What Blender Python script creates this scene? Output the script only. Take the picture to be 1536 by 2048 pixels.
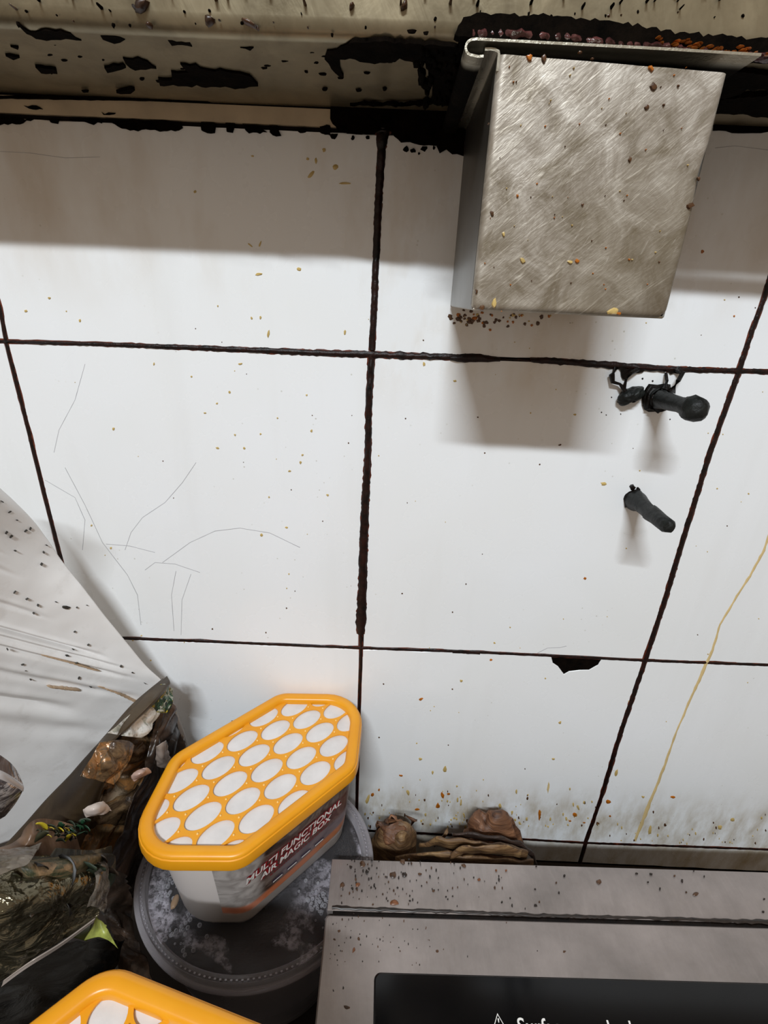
import bpy, bmesh, math, random
import numpy as np
from mathutils import Vector, Matrix, noise

for o in list(bpy.data.objects):
    bpy.data.objects.remove(o)
COL = bpy.context.scene.collection
SC = bpy.context.scene

# ------------------------------------------------------------ camera (metres; wall plane y = 0, x right, z up)
F = 980.0
CR = Vector((0.9989, 0.0210, 0.0409)); CF = Vector((-0.0028, 0.9157, -0.4019)); CU = Vector((-0.0459, 0.4013, 0.9148))
CF.normalize(); CR = (CR - CF*CR.dot(CF)).normalized(); CU = CR.cross(CF)
CC = Vector((0.0120, -0.2786, 0.0295))
cam = bpy.data.cameras.new('camera'); co = bpy.data.objects.new('camera', cam); COL.objects.link(co)
cam.sensor_fit = 'VERTICAL'; cam.sensor_height = 36.0; cam.lens = F/2048*36.0; cam.clip_start = 0.01
m = Matrix((CR, CU, -CF)).transposed().to_4x4(); m.translation = CC
co.matrix_world = m
SC.camera = co

def at(u, v, axis, val):
    """the point of the plane (axis = val) that the photograph shows at pixel u, v"""
    d = CR*((u-768)/F) - CU*((v-1024)/F) + CF
    return CC + d*((val-CC[axis])/d[axis])

# ------------------------------------------------------------ light
w = bpy.data.worlds.new('world'); SC.world = w; w.use_nodes = True
bg = w.node_tree.nodes['Background']; bg.inputs[0].default_value = (1.0, 0.82, 0.66, 1); bg.inputs[1].default_value = 0.335
def area(name, loc, target, sx, sy, power, col):
    l = bpy.data.lights.new(name, 'AREA'); l.shape = 'RECTANGLE'; l.size = sx; l.size_y = sy; l.energy = power; l.color = col
    o = bpy.data.objects.new(name, l); COL.objects.link(o); o.location = loc
    o.rotation_euler = (Vector(target)-Vector(loc)).to_track_quat('-Z', 'Y').to_euler(); return o
area('tube_light', (-0.13, -1.15, 1.055), (0, 0, -0.05), 0.46, 0.036, 24.6, (0.885, 0.95, 1.0))
SC.view_settings.view_transform = 'Standard'; SC.view_settings.look = 'None'
SC.view_settings.exposure = 0.0; SC.view_settings.gamma = 1.0; SC.view_settings.use_curve_mapping = False

# ------------------------------------------------------------ helpers
def tag(o, label=None, cat=None, group=None, kind=None):
    if label: o['label'] = label
    if cat: o['category'] = cat
    if group: o['group'] = group
    if kind: o['kind'] = kind
    return o
def empty(name, loc=(0, 0, 0), parent=None):
    o = bpy.data.objects.new(name, None); COL.objects.link(o); o.location = loc; o.empty_display_size = .02
    if parent: o.parent = parent
    return o
def mesh(name, V, Fc, mats, parent=None, smooth=False, idx=None):
    me = bpy.data.meshes.new(name); me.from_pydata([tuple(v) for v in V], [], Fc)
    if not isinstance(mats, (list, tuple)): mats = [mats]
    for mt in mats: me.materials.append(mt)
    if smooth: me.polygons.foreach_set('use_smooth', [True]*len(me.polygons))
    if idx: me.polygons.foreach_set('material_index', idx)
    me.update()
    o = bpy.data.objects.new(name, me); COL.objects.link(o)
    if parent: o.parent = parent
    return o
def frombm(name, bm, mat, parent=None, smooth=False):
    bmesh.ops.recalc_face_normals(bm, faces=bm.faces[:])
    me = bpy.data.meshes.new(name); bm.to_mesh(me); bm.free(); me.materials.append(mat)
    if smooth: me.polygons.foreach_set('use_smooth', [True]*len(me.polygons))
    o = bpy.data.objects.new(name, me); COL.objects.link(o)
    if parent: o.parent = parent
    return o
def smooth_by_angle(o, ang=35):
    me = o.data; me.polygons.foreach_set('use_smooth', [True]*len(me.polygons))
    me.set_sharp_from_angle(angle=math.radians(ang)); return o
def box(name, lo, hi, mat, parent=None, bev=0.0, seg=2):
    bm = bmesh.new(); bmesh.ops.create_cube(bm, size=1)
    lo, hi = Vector(lo), Vector(hi)
    for v in bm.verts: v.co = Vector((lo[i]+(v.co[i]+.5)*(hi[i]-lo[i]) for i in range(3)))
    if bev: bmesh.ops.bevel(bm, geom=bm.edges[:], offset=bev, segments=seg, affect='EDGES', profile=.5)
    o = frombm(name, bm, mat, parent); return smooth_by_angle(o)
def jag(P, amp, step, rnd, closed=True):
    out = []; n = len(P); m_ = n if closed else n-1
    for i in range(m_):
        a = np.array(P[i], float); b = np.array(P[(i+1) % n], float); L = np.linalg.norm(b-a); k = max(1, int(L/step))
        nn = np.array([-(b-a)[1], (b-a)[0]])/max(L, 1e-9)
        for j in range(k):
            t = j/k; s = 0 if j == 0 and not closed else rnd.gauss(0, amp)
            out.append(tuple(a+(b-a)*t+nn*s))
    if not closed: out.append(tuple(P[-1]))
    return out
def prism(name, pts, off, mat, parent=None, bev=0, seg=1):
    """pts: 3-D ring; off: vector of the extrusion (ring = visible face)"""
    bm = bmesh.new(); vs = [bm.verts.new(p) for p in pts]; f = bm.faces.new(vs)
    r = bmesh.ops.extrude_face_region(bm, geom=[f]); nv = [g for g in r['geom'] if isinstance(g, bmesh.types.BMVert)]
    for v in nv: v.co += Vector(off)
    if bev:
        top = [e for e in bm.edges if all(v in vs for v in e.verts)]
        bmesh.ops.bevel(bm, geom=top, offset=bev, segments=seg, affect='EDGES', profile=.5)
    return frombm(name, bm, mat, parent)
class Blobs:
    """low irregular lumps given as pixel outlines on a plane, gathered into one mesh"""
    def __init__(s, axis, val, nrm): s.a, s.v, s.n = axis, val, Vector(nrm); s.V = []; s.F = []; s.I = []
    def poly(s, P, h, mi=0, inset=.72):
        pts = [at(p[0], p[1], s.a, s.v) for p in P]; s.ring(pts, h, mi, inset)
    def ring(s, pts, h, mi=0, inset=.72):
        n = len(pts); c = sum(pts, Vector())/n; b = len(s.V)
        s.V += [p-s.n*.0002 for p in pts]; s.V += [c+(p-c)*inset+s.n*h*.75 for p in pts]; s.V.append(c+s.n*h)
        for i in range(n):
            j = (i+1) % n; s.F.append((b+i, b+j, b+n+j, b+n+i)); s.F.append((b+n+i, b+n+j, b+2*n)); s.I += [mi, mi]
    def slab(s, P, h, mi=0):
        pts = [at(p[0], p[1], s.a, s.v) for p in P]; n = len(pts); b = len(s.V)
        s.V += [p-s.n*.0002 for p in pts]; s.V += [p+s.n*h for p in pts]
        for i in range(n):
            j = (i+1) % n; s.F.append((b+i, b+j, b+n+j, b+n+i)); s.I.append(mi)
        s.F.append(tuple(b+n+i for i in range(n))); s.I.append(mi)
    def spot(s, u, v, w_, h_, rnd, ang=0, t=.0004, mi=0, n=9):
        P = []
        for i in range(n):
            a = i/n*2*math.pi; r = 1+rnd.uniform(-.28, .28); x, y = math.cos(a)*w_/2*r, math.sin(a)*h_/2*r
            P.append((u+x*math.cos(ang)-y*math.sin(ang), v+x*math.sin(ang)+y*math.cos(ang)))
        s.poly(P, t, mi)
    def strip(s, P, W, h, rnd, jit=.25, step=9, mi=0, bead=.4):
        """line of pixels P with widths W, raised in the middle"""
        pts = []; ws = []
        for i in range(len(P)-1):
            a = np.array(P[i], float); b = np.array(P[i+1], float); L = np.linalg.norm(b-a); k = max(1, int(L/step))
            for j in range(k): pts.append(a+(b-a)*j/k); ws.append(W[i]+(W[i+1]-W[i])*j/k)
        pts.append(np.array(P[-1], float)); ws.append(W[-1]); b0 = len(s.V); N = len(pts)
        for i, p in enumerate(pts):
            d = pts[min(i+1, N-1)]-pts[max(i-1, 0)]; d = d/np.linalg.norm(d); nn = np.array([-d[1], d[0]])
            wl = ws[i]/2*(1+rnd.uniform(-jit, jit)); wr = ws[i]/2*(1+rnd.uniform(-jit, jit)); hh = h*(1+rnd.uniform(-bead, bead))
            for off, z in ((-wl, -.0002), (-wl*.6, hh*.7), (0, hh), (wr*.6, hh*.7), (wr, -.0002)):
                q = p+nn*off; s.V.append(at(q[0], q[1], s.a, s.v)+s.n*z)
        for i in range(N-1):
            for k in range(4):
                a = b0+i*5+k; s.F.append((a, a+1, a+6, a+5)); s.I.append(mi)
    def build(s, name, mats, parent=None, kind='stuff', label=None):
        o = mesh(name, s.V, s.F, mats, parent, True, s.I); o.data.set_sharp_from_angle(angle=math.radians(50))
        bm = bmesh.new(); bm.from_mesh(o.data); bmesh.ops.recalc_face_normals(bm, faces=bm.faces[:]); bm.to_mesh(o.data); bm.free()
        return tag(o, label, kind=kind)
def tube(name, pts, rad, mat, parent=None, n=12, nz=0, seed=0, cap=True):
    pts = [Vector(p) for p in pts]; V = []; Fc = []
    for i, p in enumerate(pts):
        d = (pts[min(i+1, len(pts)-1)]-pts[max(i-1, 0)]).normalized()
        a = d.cross(Vector((0, 0, 1))) if abs(d.z) < .9 else d.cross(Vector((1, 0, 0))); a.normalize(); b = d.cross(a)
        for k in range(n):
            t = k/n*2*math.pi; dirv = a*math.cos(t)+b*math.sin(t)
            r = rad[i]*(1+nz*noise.noise(Vector((p*180))+dirv*1.7+Vector((seed, 0, 0))))
            V.append(p+dirv*r)
    for i in range(len(pts)-1):
        for k in range(n): Fc.append((i*n+k, i*n+(k+1) % n, (i+1)*n+(k+1) % n, (i+1)*n+k))
    if cap:
        Fc.append(tuple(range(n-1, -1, -1))); Fc.append(tuple((len(pts)-1)*n+k for k in range(n)))
    return smooth_by_angle(mesh(name, V, Fc, mat, parent), 50)

# ------------------------------------------------------------ materials
def srgb(r, g, b):
    f = lambda c: ((c/255)/12.92 if c/255 <= .04045 else ((c/255+.055)/1.055)**2.4)
    return (f(r), f(g), f(b), 1)
class M:
    def __init__(s, name, rough=.5, metal=0.0, color=(.5, .5, .5, 1)):
        s.m = bpy.data.materials.new(name); s.m.use_nodes = True; s.nt = s.m.node_tree; s.p = s.nt.nodes['Principled BSDF']
        s.p.inputs['Roughness'].default_value = rough; s.p.inputs['Metallic'].default_value = metal; s.p.inputs['Base Color'].default_value = color
        s.tc = s.nt.nodes.new('ShaderNodeTexCoord')
    def n(s, t, **k):
        x = s.nt.nodes.new(t)
        for a, b in k.items():
            setattr(x, a, b)
        return x
    def l(s, a, b): s.nt.links.new(a, b)
    def map(s, scale=(1, 1, 1), rot=(0, 0, 0), loc=(0, 0, 0), src='Object'):
        x = s.n('ShaderNodeMapping'); x.inputs['Scale'].default_value = scale; x.inputs['Location'].default_value = loc; v = s.tc.outputs[src]
        if any(rot):      # turn first, then stretch
            r = s.n('ShaderNodeMapping'); r.inputs['Rotation'].default_value = rot; s.l(v, r.inputs[0]); v = r.outputs[0]
        s.l(v, x.inputs[0]); return x.outputs[0]
    def noise(s, scale, detail=4, rough=.55, vec=None, dist=0):
        x = s.n('ShaderNodeTexNoise'); x.inputs['Scale'].default_value = scale; x.inputs['Detail'].default_value = detail
        x.inputs['Roughness'].default_value = rough; x.inputs['Distortion'].default_value = dist
        s.l(vec if vec else s.tc.outputs['Object'], x.inputs['Vector']); return x.outputs['Fac']
    def vor(s, scale, vec=None, feat='F1', out='Distance', rnd=1):
        x = s.n('ShaderNodeTexVoronoi'); x.feature = feat; x.inputs['Scale'].default_value = scale; x.inputs['Randomness'].default_value = rnd
        s.l(vec if vec else s.tc.outputs['Object'], x.inputs['Vector']); return x.outputs[out]
    def ramp(s, fac, stops, interp='LINEAR'):
        x = s.n('ShaderNodeValToRGB'); x.color_ramp.interpolation = interp; e = x.color_ramp.elements
        while len(e) < len(stops): e.new(.5)
        for i, (p, c) in enumerate(stops):
            e[i].position = p; e[i].color = c if isinstance(c, tuple) else (c, c, c, 1)
        s.l(fac, x.inputs[0]); return x.outputs[0]
    def mix(s, fac, a, b, mode='MIX'):
        x = s.n('ShaderNodeMix'); x.data_type = 'RGBA'; x.blend_type = mode; x.clamp_factor = True
        for i, v in ((0, fac), (6, a), (7, b)):
            if hasattr(v, 'links'): s.l(v, x.inputs[i])
            else: x.inputs[i].default_value = v
        return x.outputs[2]
    def math(s, op, a, b=0.0, c=None):
        x = s.n('ShaderNodeMath'); x.operation = op
        for i, v in enumerate((a, b) if c is None else (a, b, c)):
            if hasattr(v, 'links'): s.l(v, x.inputs[i])
            else: x.inputs[i].default_value = v
        return x.outputs[0]
    def xyz(s, vec=None):
        x = s.n('ShaderNodeSeparateXYZ'); s.l(vec if vec else s.tc.outputs['Object'], x.inputs[0]); return x.outputs
    def base(s, c): s.l(c, s.p.inputs['Base Color']); return s
    def rough(s, c): s.l(c, s.p.inputs['Roughness']); return s
    def bump(s, h, strength=.3, dist=.001):
        x = s.n('ShaderNodeBump'); x.inputs['Strength'].default_value = strength; x.inputs['Distance'].default_value = dist
        s.l(h, x.inputs['Height']); s.l(x.outputs[0], s.p.inputs['Normal']); return s
    def clear(s, alpha, tint=(1, 1, 1, 1)):
        """see-through film or plastic: alpha (value or socket) of the surface over plain transparency"""
        tr = s.n('ShaderNodeBsdfTransparent'); tr.inputs[0].default_value = tint; mx = s.n('ShaderNodeMixShader')
        if hasattr(alpha, 'links'): s.l(alpha, mx.inputs[0])
        else: mx.inputs[0].default_value = alpha
        s.l(tr.outputs[0], mx.inputs[1]); s.l(s.p.outputs[0], mx.inputs[2])
        s.l(mx.outputs[0], s.nt.nodes['Material Output'].inputs[0]); return s
def band(mt, v, lo, hi, soft):
    """1 between lo and hi of value v with soft ends"""
    a = mt.n('ShaderNodeMapRange'); a.interpolation_type = 'SMOOTHSTEP'; mt.l(v, a.inputs[0]); a.inputs[1].default_value = lo-soft; a.inputs[2].default_value = lo+soft
    b = mt.n('ShaderNodeMapRange'); b.interpolation_type = 'SMOOTHSTEP'; mt.l(v, b.inputs[0]); b.inputs[1].default_value = hi-soft; b.inputs[2].default_value = hi+soft
    return mt.math('MULTIPLY', a.outputs[0], mt.math('SUBTRACT', 1.0, b.outputs[0]))

def tile_material():
    t = M('glazed_tile', rough=.22); X = t.xyz()
    c = t.ramp(t.noise(7, 3), [(.3, srgb(234, 236, 236)), (.7, srgb(238, 241, 244))])
    # faint brown wash near the fume hood and the pot shelf: grease film with its own edge
    top = band(t, X[2], .035, .4, .03)
    st = t.ramp(t.noise(16, 5, .6, t.map((1, 1, .45))), [(.46, 0.), (.72, 1.)])
    c = t.mix(t.math('MULTIPLY', t.math('MULTIPLY', top, st), .45), c, srgb(176, 148, 104))
    near = t.math('MULTIPLY', band(t, X[0], .004, .15, .018), band(t, X[2], -.02, .08, .02))
    c = t.mix(t.math('MULTIPLY', t.math('MULTIPLY', near, st), .5), c, srgb(190, 165, 120))
    low = band(t, X[2], -.6, -.345, .03)
    st2 = t.ramp(t.noise(60, 5, .65, t.map((1, 1, .35))), [(.4, 0.), (.7, 1.)])
    c = t.mix(t.math('MULTIPLY', t.math('MULTIPLY', low, st2), .8), c, srgb(160, 140, 100))
    strip = band(t, X[2], -.7, -.398, .002)
    c = t.mix(t.math('MULTIPLY', strip, .35), c, srgb(168, 150, 112))
    # tiny grey-green specks
    v = t.vor(150); k = t.noise(11, 2)
    sp = t.math('MULTIPLY', t.ramp(v, [(.05, 1.), (.09, 0.)]), t.ramp(k, [(.5, 0.), (.62, 1.)]))
    c = t.mix(t.math('MULTIPLY', sp, .45), c, srgb(150, 140, 110))
    # vertical smears
    sm = t.ramp(t.noise(22, 4, .6, t.map((1, 1, .12))), [(.55, 0.), (.75, 1.)])
    c = t.mix(t.math('MULTIPLY', sm, .10), c, srgb(190, 186, 176))
    t.base(c).rough(t.ramp(t.noise(30, 4), [(.3, .16), (.8, .42)]))
    t.bump(t.noise(14, 2), .05, .002); return t.m
def steel(name, base=(150, 146, 138), rough=.4, scr=.35, metal=.85, dirt=.35, dirtcol=(96, 78, 52), rot=0.7, ss=(420, 30, 18)):
    t = M(name, rough=rough, metal=metal)
    n1 = t.noise(1, 4, .6, t.map(ss, (0, rot, 0)), .6); n2 = t.noise(1, 3, .6, t.map((ss[0]*.7, ss[1], ss[2]*2), (0, rot+.5, 0)), 1.2)
    cl = t.noise(24, 5, .65)
    c = t.ramp(cl, [(.3, srgb(*[int(q*.82) for q in base])), (.7, srgb(*base))])
    c = t.mix(t.math('MULTIPLY', t.ramp(n1, [(.55, 0.), (.72, 1.)]), scr), c, srgb(*[min(255, int(q*1.35)) for q in base]))
    c = t.mix(t.math('MULTIPLY', t.ramp(t.noise(34, 6, .7, None, .8), [(.5, 0.), (.75, 1.)]), dirt), c, srgb(*dirtcol))
    t.base(c); t.rough(t.ramp(t.math('ADD', t.math('MULTIPLY', cl, .5), t.math('MULTIPLY', n2, .5)), [(.3, rough*.75), (.7, rough*1.3)]))
    t.bump(t.math('ADD', n1, t.math('MULTIPLY', n2, .7)), .22, .0006); return t.m
def grime(name='black_grease', a=(5, 3, 2), b=(22, 12, 7), rough=.42, spec=.22):
    t = M(name, rough=rough); t.p.inputs['Specular IOR Level'].default_value = spec; t.base(t.ramp(t.noise(140, 5, .7), [(.35, srgb(*a)), (.75, srgb(*b))])); t.bump(t.noise(260, 5, .7), .6, .0008); return t.m
def plain(name, col, rough=.4, metal=0, bumps=None, spec=None, var=.12, vs=60):
    t = M(name, rough=rough, metal=metal)
    t.base(t.ramp(t.noise(vs, 4), [(.3, srgb(*[int(q*(1-var)) for q in col])), (.7, srgb(*col))]))
    if bumps: t.bump(t.noise(bumps[0], 4), bumps[1], bumps[2])
    return t.m
MT = dict(
    tile=tile_material(),
    grout=grime('dark_grout', (8, 4, 3), (26, 12, 8), .7, .15),
    grime=grime(), matte=grime('matte_soot', (4, 3, 2), (20, 14, 9), .85, .03), jgrime=grime('joint_tar', (7, 4, 3), (44, 16, 9), .4, .3), red=plain('rusty_stain', (104, 40, 16), .4, var=.5, vs=200),
    wallmat=plain('plain_wall', (90, 80, 70)),
    hood=steel('hood_steel', (156, 144, 118), .34, .12, .7, .38, (60, 48, 30), 1.57, (60, 60, 60)),
    boxs=None,
    rail=None, flange=steel('flange_steel', (190, 186, 170), .25, .2, .9, .15),
    cook=steel('cooktop_steel', (170, 160, 156), .42, .04, .55, .10, (120, 100, 74), 0.0, (300, 40, 300)),
    counter=plain('worktop_surface', (62, 52, 46), .35, var=.4, vs=20, bumps=(80, .2, .001)),
    glassblk=plain('black_glass', (9, 9, 11), .12, var=.1),
    white_print=plain('white_print', (232, 230, 226), .5, var=.02),
    red_print=plain('red_print', (140, 18, 26), .5, var=.05),
    yell=None, lidwhite=plain('filter_cloth', (222, 219, 218), .85, var=.06, vs=90, bumps=(600, .15, .0004)),
)
t = M('greasy_rail', rough=.3, metal=.9); Y = t.xyz()[1]
g_ = band(t, Y, -.0325, .2, .0035); c = t.mix(g_, srgb(196, 192, 176), t.ramp(t.noise(90, 5, .7), [(.35, srgb(5, 4, 3)), (.75, srgb(24, 19, 13))])); t.base(c); t.l(t.math('SUBTRACT', .9, t.math('MULTIPLY', g_, .9)), t.p.inputs['Metallic']); t.p.inputs['Specular IOR Level'].default_value = .05; t.rough(t.math('ADD', .3, t.math('MULTIPLY', g_, .5)))
t.bump(t.noise(160, 5, .7), .4, .001); MT['rail'] = t.m
t = M('scratched_steel', rough=.42, metal=.62)
cl = t.noise(60, 6, .68, None, .9); big = t.noise(13, 3)
sa = t.noise(1, 3, .6, t.map((700, 60, 60), (0, -.85, 0)), .8); sb_ = t.noise(1, 3, .6, t.map((600, 60, 90), (0, -.45, 0), (3, 1, 2)), .8); sc_ = t.noise(1, 2, .5, t.map((420, 60, 180), (0, -.9, 0)), 1.5)
c = t.ramp(cl, [(.3, srgb(132, 122, 104)), (.5, srgb(168, 160, 148)), (.72, srgb(200, 194, 184))])
c = t.mix(t.math('MULTIPLY', t.ramp(big, [(.45, 0.), (.65, 1.)]), .45), c, srgb(122, 110, 84))
c = t.mix(t.math('MULTIPLY', t.ramp(sa, [(.61, 0.), (.72, 1.)]), .5), c, srgb(232, 226, 212)); c = t.mix(t.math('MULTIPLY', t.ramp(sb_, [(.62, 0.), (.73, 1.)]), .35), c, srgb(226, 222, 212))
t.base(c).rough(t.ramp(cl, [(.3, .32), (.7, .52)])); X = t.xyz(); corner_mask = t.math('MULTIPLY', band(t, t.math('SUBTRACT', t.math('SUBTRACT', X[0], t.math('MULTIPLY', X[2], .8)), t.math('MULTIPLY', t.noise(30, 5, .65), .03)), .001, 1., .02), .55)  # last mask: browner and darker towards the lower right
t.base(t.mix(corner_mask, c, srgb(96, 84, 62))); t.bump(t.math('ADD', t.math('MULTIPLY', cl, .8), t.math('ADD', sc_, sa)), .16, .0008); MT['boxs'] = t.m
t = M('yellow_plastic', rough=.33); t.base(t.ramp(t.noise(35, 3), [(.3, srgb(226, 150, 20)), (.7, srgb(234, 162, 30))]))
t.p.inputs['Subsurface Weight'].default_value = .12; t.p.inputs['Subsurface Radius'].default_value = (.004, .002, .0005); t.bump(t.noise(45, 3), .08, .001); MT['yell'] = t.m

# ============================================================ the wall
wall = tag(empty('wall_back'), 'white square tiled kitchen wall with black greasy joints', kind='structure')
box('grout', (-.62, .0012, -.46), (.64, .03, .115), MT['grout'], wall)
rnd = random.Random(4)
# joint centre lines, in pixels: verticals top to bottom, horizontals left to right; widths in pixels
VC = [(766, 255), (763, 300), (757, 400), (752, 520), (748, 620), (743, 708), (738, 800), (736, 900), (731, 1000), (727, 1100), (724, 1200), (722, 1296), (719, 1400), (716, 1500), (714, 1600), (713, 1660), (710, 1760)]
VCW = [13, 13, 13, 12, 12, 13, 11, 11, 13, 14, 16, 7, 6, 6, 6, 6, 5]
VL = [(-86, 255), (-62, 360), (-30, 500), (0, 615), (12, 683), (52, 840), (88, 985), (122, 1120), (159, 1272), (205, 1470), (252, 1660), (275, 1760)]
VR = [(1622, 262), (1590, 385), (1560, 480), (1530, 590), (1503, 665), (1478, 742), (1420, 905), (1366, 1080), (1330, 1200), (1291, 1320), (1240, 1470), (1204, 1590), (1172, 1683), (1150, 1760)]
HA = [(-700, 655), (-250, 672), (12, 683), (250, 690), (500, 700), (640, 706), (743, 709), (860, 713), (950, 716), (1060, 720), (1200, 728), (1330, 736), (1478, 742), (1700, 750), (2100, 768)]
HB = [(-700, 1232), (-250, 1253), (159, 1273), (400, 1282), (560, 1289), (722, 1296), (900, 1302), (1100, 1311), (1291, 1321), (1536, 1330), (2000, 1350)]
HC = [(-700, 1585), (-250, 1611), (252, 1636), (500, 1648), (713, 1660), (900, 1670), (1172, 1686), (1536, 1699), (2000, 1712)]
def interp(L, key, val):
    a = [p[key] for p in L]; b = [p[1-key] for p in L]; return float(np.interp(val, a, b))
def between(L, key, lo, hi):  # polyline of L limited to [lo, hi] of coordinate key
    pts = [(lo, interp(L, key, lo))] + [(p[key], p[1-key]) for p in L if lo+6 < p[key] < hi-6] + [(hi, interp(L, key, hi))]
    return [(a, b) if key == 0 else (b, a) for a, b in pts]
def cross(V, H):
    x = 700.
    for _ in range(30): y = interp(H, 0, x); x = interp(V, 1, y)
    return x, y
# hidden outer columns stay regular: described in metres and turned into pixel lines
def px(p):
    d = Vector(p)-CC; k = d.dot(CF); return (768+F*d.dot(CR)/k, 1024-F*d.dot(CU)/k)
def vline(x): return [px((x, 0, z)) for z in np.linspace(.099, -.43, 14)]
cols = [vline(-.60), vline(-.398), VL, VC, VR, vline(.40), vline(.60)]
HT = [px((x, 0, .0985 if x < .01 else .1070)) for x in (-.62, -.5, -.4, -.3, -.2, -.1, 0, .008, .05, .1, .2, .3, .4, .5, .64)]
HD = [px((x, 0, -.425)) for x in np.linspace(-.62, .64, 14)]
rows = [HT, HA, HB, HC, HD]
gapv = [10, 10, 9, 11, 11, 9, 9]; gaph = [3, 8, 6, 4, 0]
notch = [(1102, 1313), (1106, 1326), (1116, 1333), (1128, 1349), (1138, 1343), (1160, 1341), (1178, 1340), (1196, 1330), (1204, 1318)]
for r in range(4):
    for c in range(6):
        A, B, T, D = cols[c], cols[c+1], rows[r], rows[r+1]
        tl, tr, br, bl = cross(A, T), cross(B, T), cross(B, D), cross(A, D)
        gw = [gapv[c], gapv[c+1]]
        if r >= 2: gw = [g-4 for g in gw]
        g0, g1 = gaph[r]/2, gaph[r+1]/2
        top = [(x, y+g0) for x, y in between(T, 0, tl[0]+gw[0]/2, tr[0]-gw[1]/2)]
        bot = [(x, y-g1) for x, y in between(D, 0, bl[0]+gw[0]/2, br[0]-gw[1]/2)]
        rt = [(x-gw[1]/2, y) for x, y in between(B, 1, top[-1][1], bot[-1][1])][1:-1]
        lt = [(x+gw[0]/2, y) for x, y in between(A, 1, top[0][1], bot[0][1])][1:-1]
        if r == 2 and c == 3:
            top = [p for p in top if p[0] < 1098] + notch + [p for p in top if p[0] > 1208]
        ring = top+rt+bot[::-1]+lt[::-1]
        ring = jag(ring, .35, 26, rnd)
        pts = [at(p[0], p[1], 1, 0) for p in ring]
        prism('tile', pts, (0, .0013, 0), MT['tile'], wall, bev=.00035)
box('edging_strip', (-.62, -.0006, .1002), (.030, .0013, .1068), plain('cream_caulk', (196, 178, 150), .5), wall)
# grease beads in the joints
gr = Blobs(1, -.0000, (0, -1, 0)); st = Blobs(1, .0000, (0, -1, 0))
def joint(P, W, extra=6, h=.0008, jit=.28):
    gr.strip(P, W, h, rnd, jit, 7)
    st.strip(P, [w_+extra for w_ in W], .00018, rnd, .2, 7)
joint([(766, 258), (763, 300), (757, 400), (752, 520), (748, 620), (744, 700)], [30, 18, 17, 15, 14, 14], 3, .0014, .12)
joint(VC[5:11]+[(722, 1245), (721, 1268)], [14, 14, 14, 17, 18, 19, 23, 14], 5, .0016, .14)
joint([(721, 1262), (722, 1296), (719, 1400), (716, 1500), (714, 1600), (713, 1660)], [8, 7, 6, 6, 6, 5], 1, .0004, .1)
joint(VL, [9]*len(VL), 2, .0005, .1)
joint(VR[:-2], [10, 10, 10, 11, 11, 12, 12, 12, 11, 10, 10, 9], 3, .0007, .2)
joint(VR[-3:], [9, 9, 9], 1, .0004, .1)
joint(HA[:7], [7, 7, 7, 9, 12, 14, 15], 4, .001, .2)
joint([(743, 709), (800, 711), (860, 713), (905, 715)], [15, 15, 14, 13], 4, .0014, .35)
joint([(900, 715), (930, 716), (960, 716), (1000, 719)], [13, 19, 18, 9], 1, .0018, .12)
joint([(995, 718), (1065, 721)], [3, 4], 0, .0003, .1)
joint([(1060, 720), (1100, 722), (1150, 725), (1240, 732), (1330, 738)], [9, 15, 14, 15, 13], 2, .0016, .2)
joint([(1330, 738), (1400, 740), (1478, 742), (1700, 750), (2100, 768)], [13, 11, 11, 10, 9], 4, .0010, .3)
joint(HB, [6]*len(HB), 1, .0005, .15)
joint([(905, 1303), (960, 1305)], [8, 9], 0, .0008, .2)
joint(HC, [5]*len(HC), 1, .0004, .3)
gr.build('joint_grease', MT['jgrime'], wall)
st.build('rusty_edge', MT['red'], wall)
# grime slabs under the hood
g2 = Blobs(1, 0, (0, -1, 0))
g2.slab(jag([(664, 206), (700, 212), (925, 206), (950, 214), (930, 312), (905, 308), (893, 300), (880, 306), (872, 294), (856, 288), (838, 292), (820, 284), (801, 286), (790, 272), (782, 262), (762, 262), (742, 266), (712, 270), (676, 262), (662, 240)], 1.2, 8, rnd), .0016)
for (u, v, a, b) in [(812, 298, 14, 12), (826, 301, 12, 10), (838, 307, 5, 6), (848, 297, 16, 12), (868, 296, 5, 10), (668, 272, 18, 12), (706, 276, 8, 9), (735, 275, 9, 8), (648, 262, 20, 12), (605, 262, 20, 12)]:
    g2.spot(u, v, a, b, rnd, 0, .0012)
g2.slab(jag([(1425, 175), (1536, 178), (1700, 182), (2100, 198), (2100, 280), (1700, 266), (1536, 264), (1490, 268), (1425, 262)], 1.5, 12, rnd), .0014)
for P in ([(-60, 232), (0, 234), (38, 236), (68, 240), (40, 248), (0, 248), (-60, 246)],
          [(210, 238), (260, 241), (340, 243), (362, 246), (366, 256), (350, 262), (320, 262), (300, 258), (260, 262), (236, 254)],
          [(404, 246), (428, 247), (430, 266), (414, 268), (404, 262)], [(452, 247), (470, 248), (466, 266), (456, 264)],
          [(486, 250), (520, 252), (534, 264), (520, 268), (492, 262)], [(540, 252), (558, 252), (562, 270), (552, 274), (540, 266)],
          [(100, 238), (120, 240), (116, 250), (104, 246)], [(140, 239), (205, 240), (204, 248), (180, 246), (146, 243)],
          [(50, 212), (84, 214), (88, 221), (60, 219)], [(205, 225), (234, 228), (230, 232), (210, 230)], [(640, 256), (662, 252), (664, 274), (648, 270)]):
    g2.slab(jag(P, 1.6, 7, rnd), .0011)
g2.slab(jag([(-400, 188), (0, 194), (330, 200), (660, 207), (660, 211), (330, 204), (0, 199), (-400, 193)], .5, 12, rnd), .0022)
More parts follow.
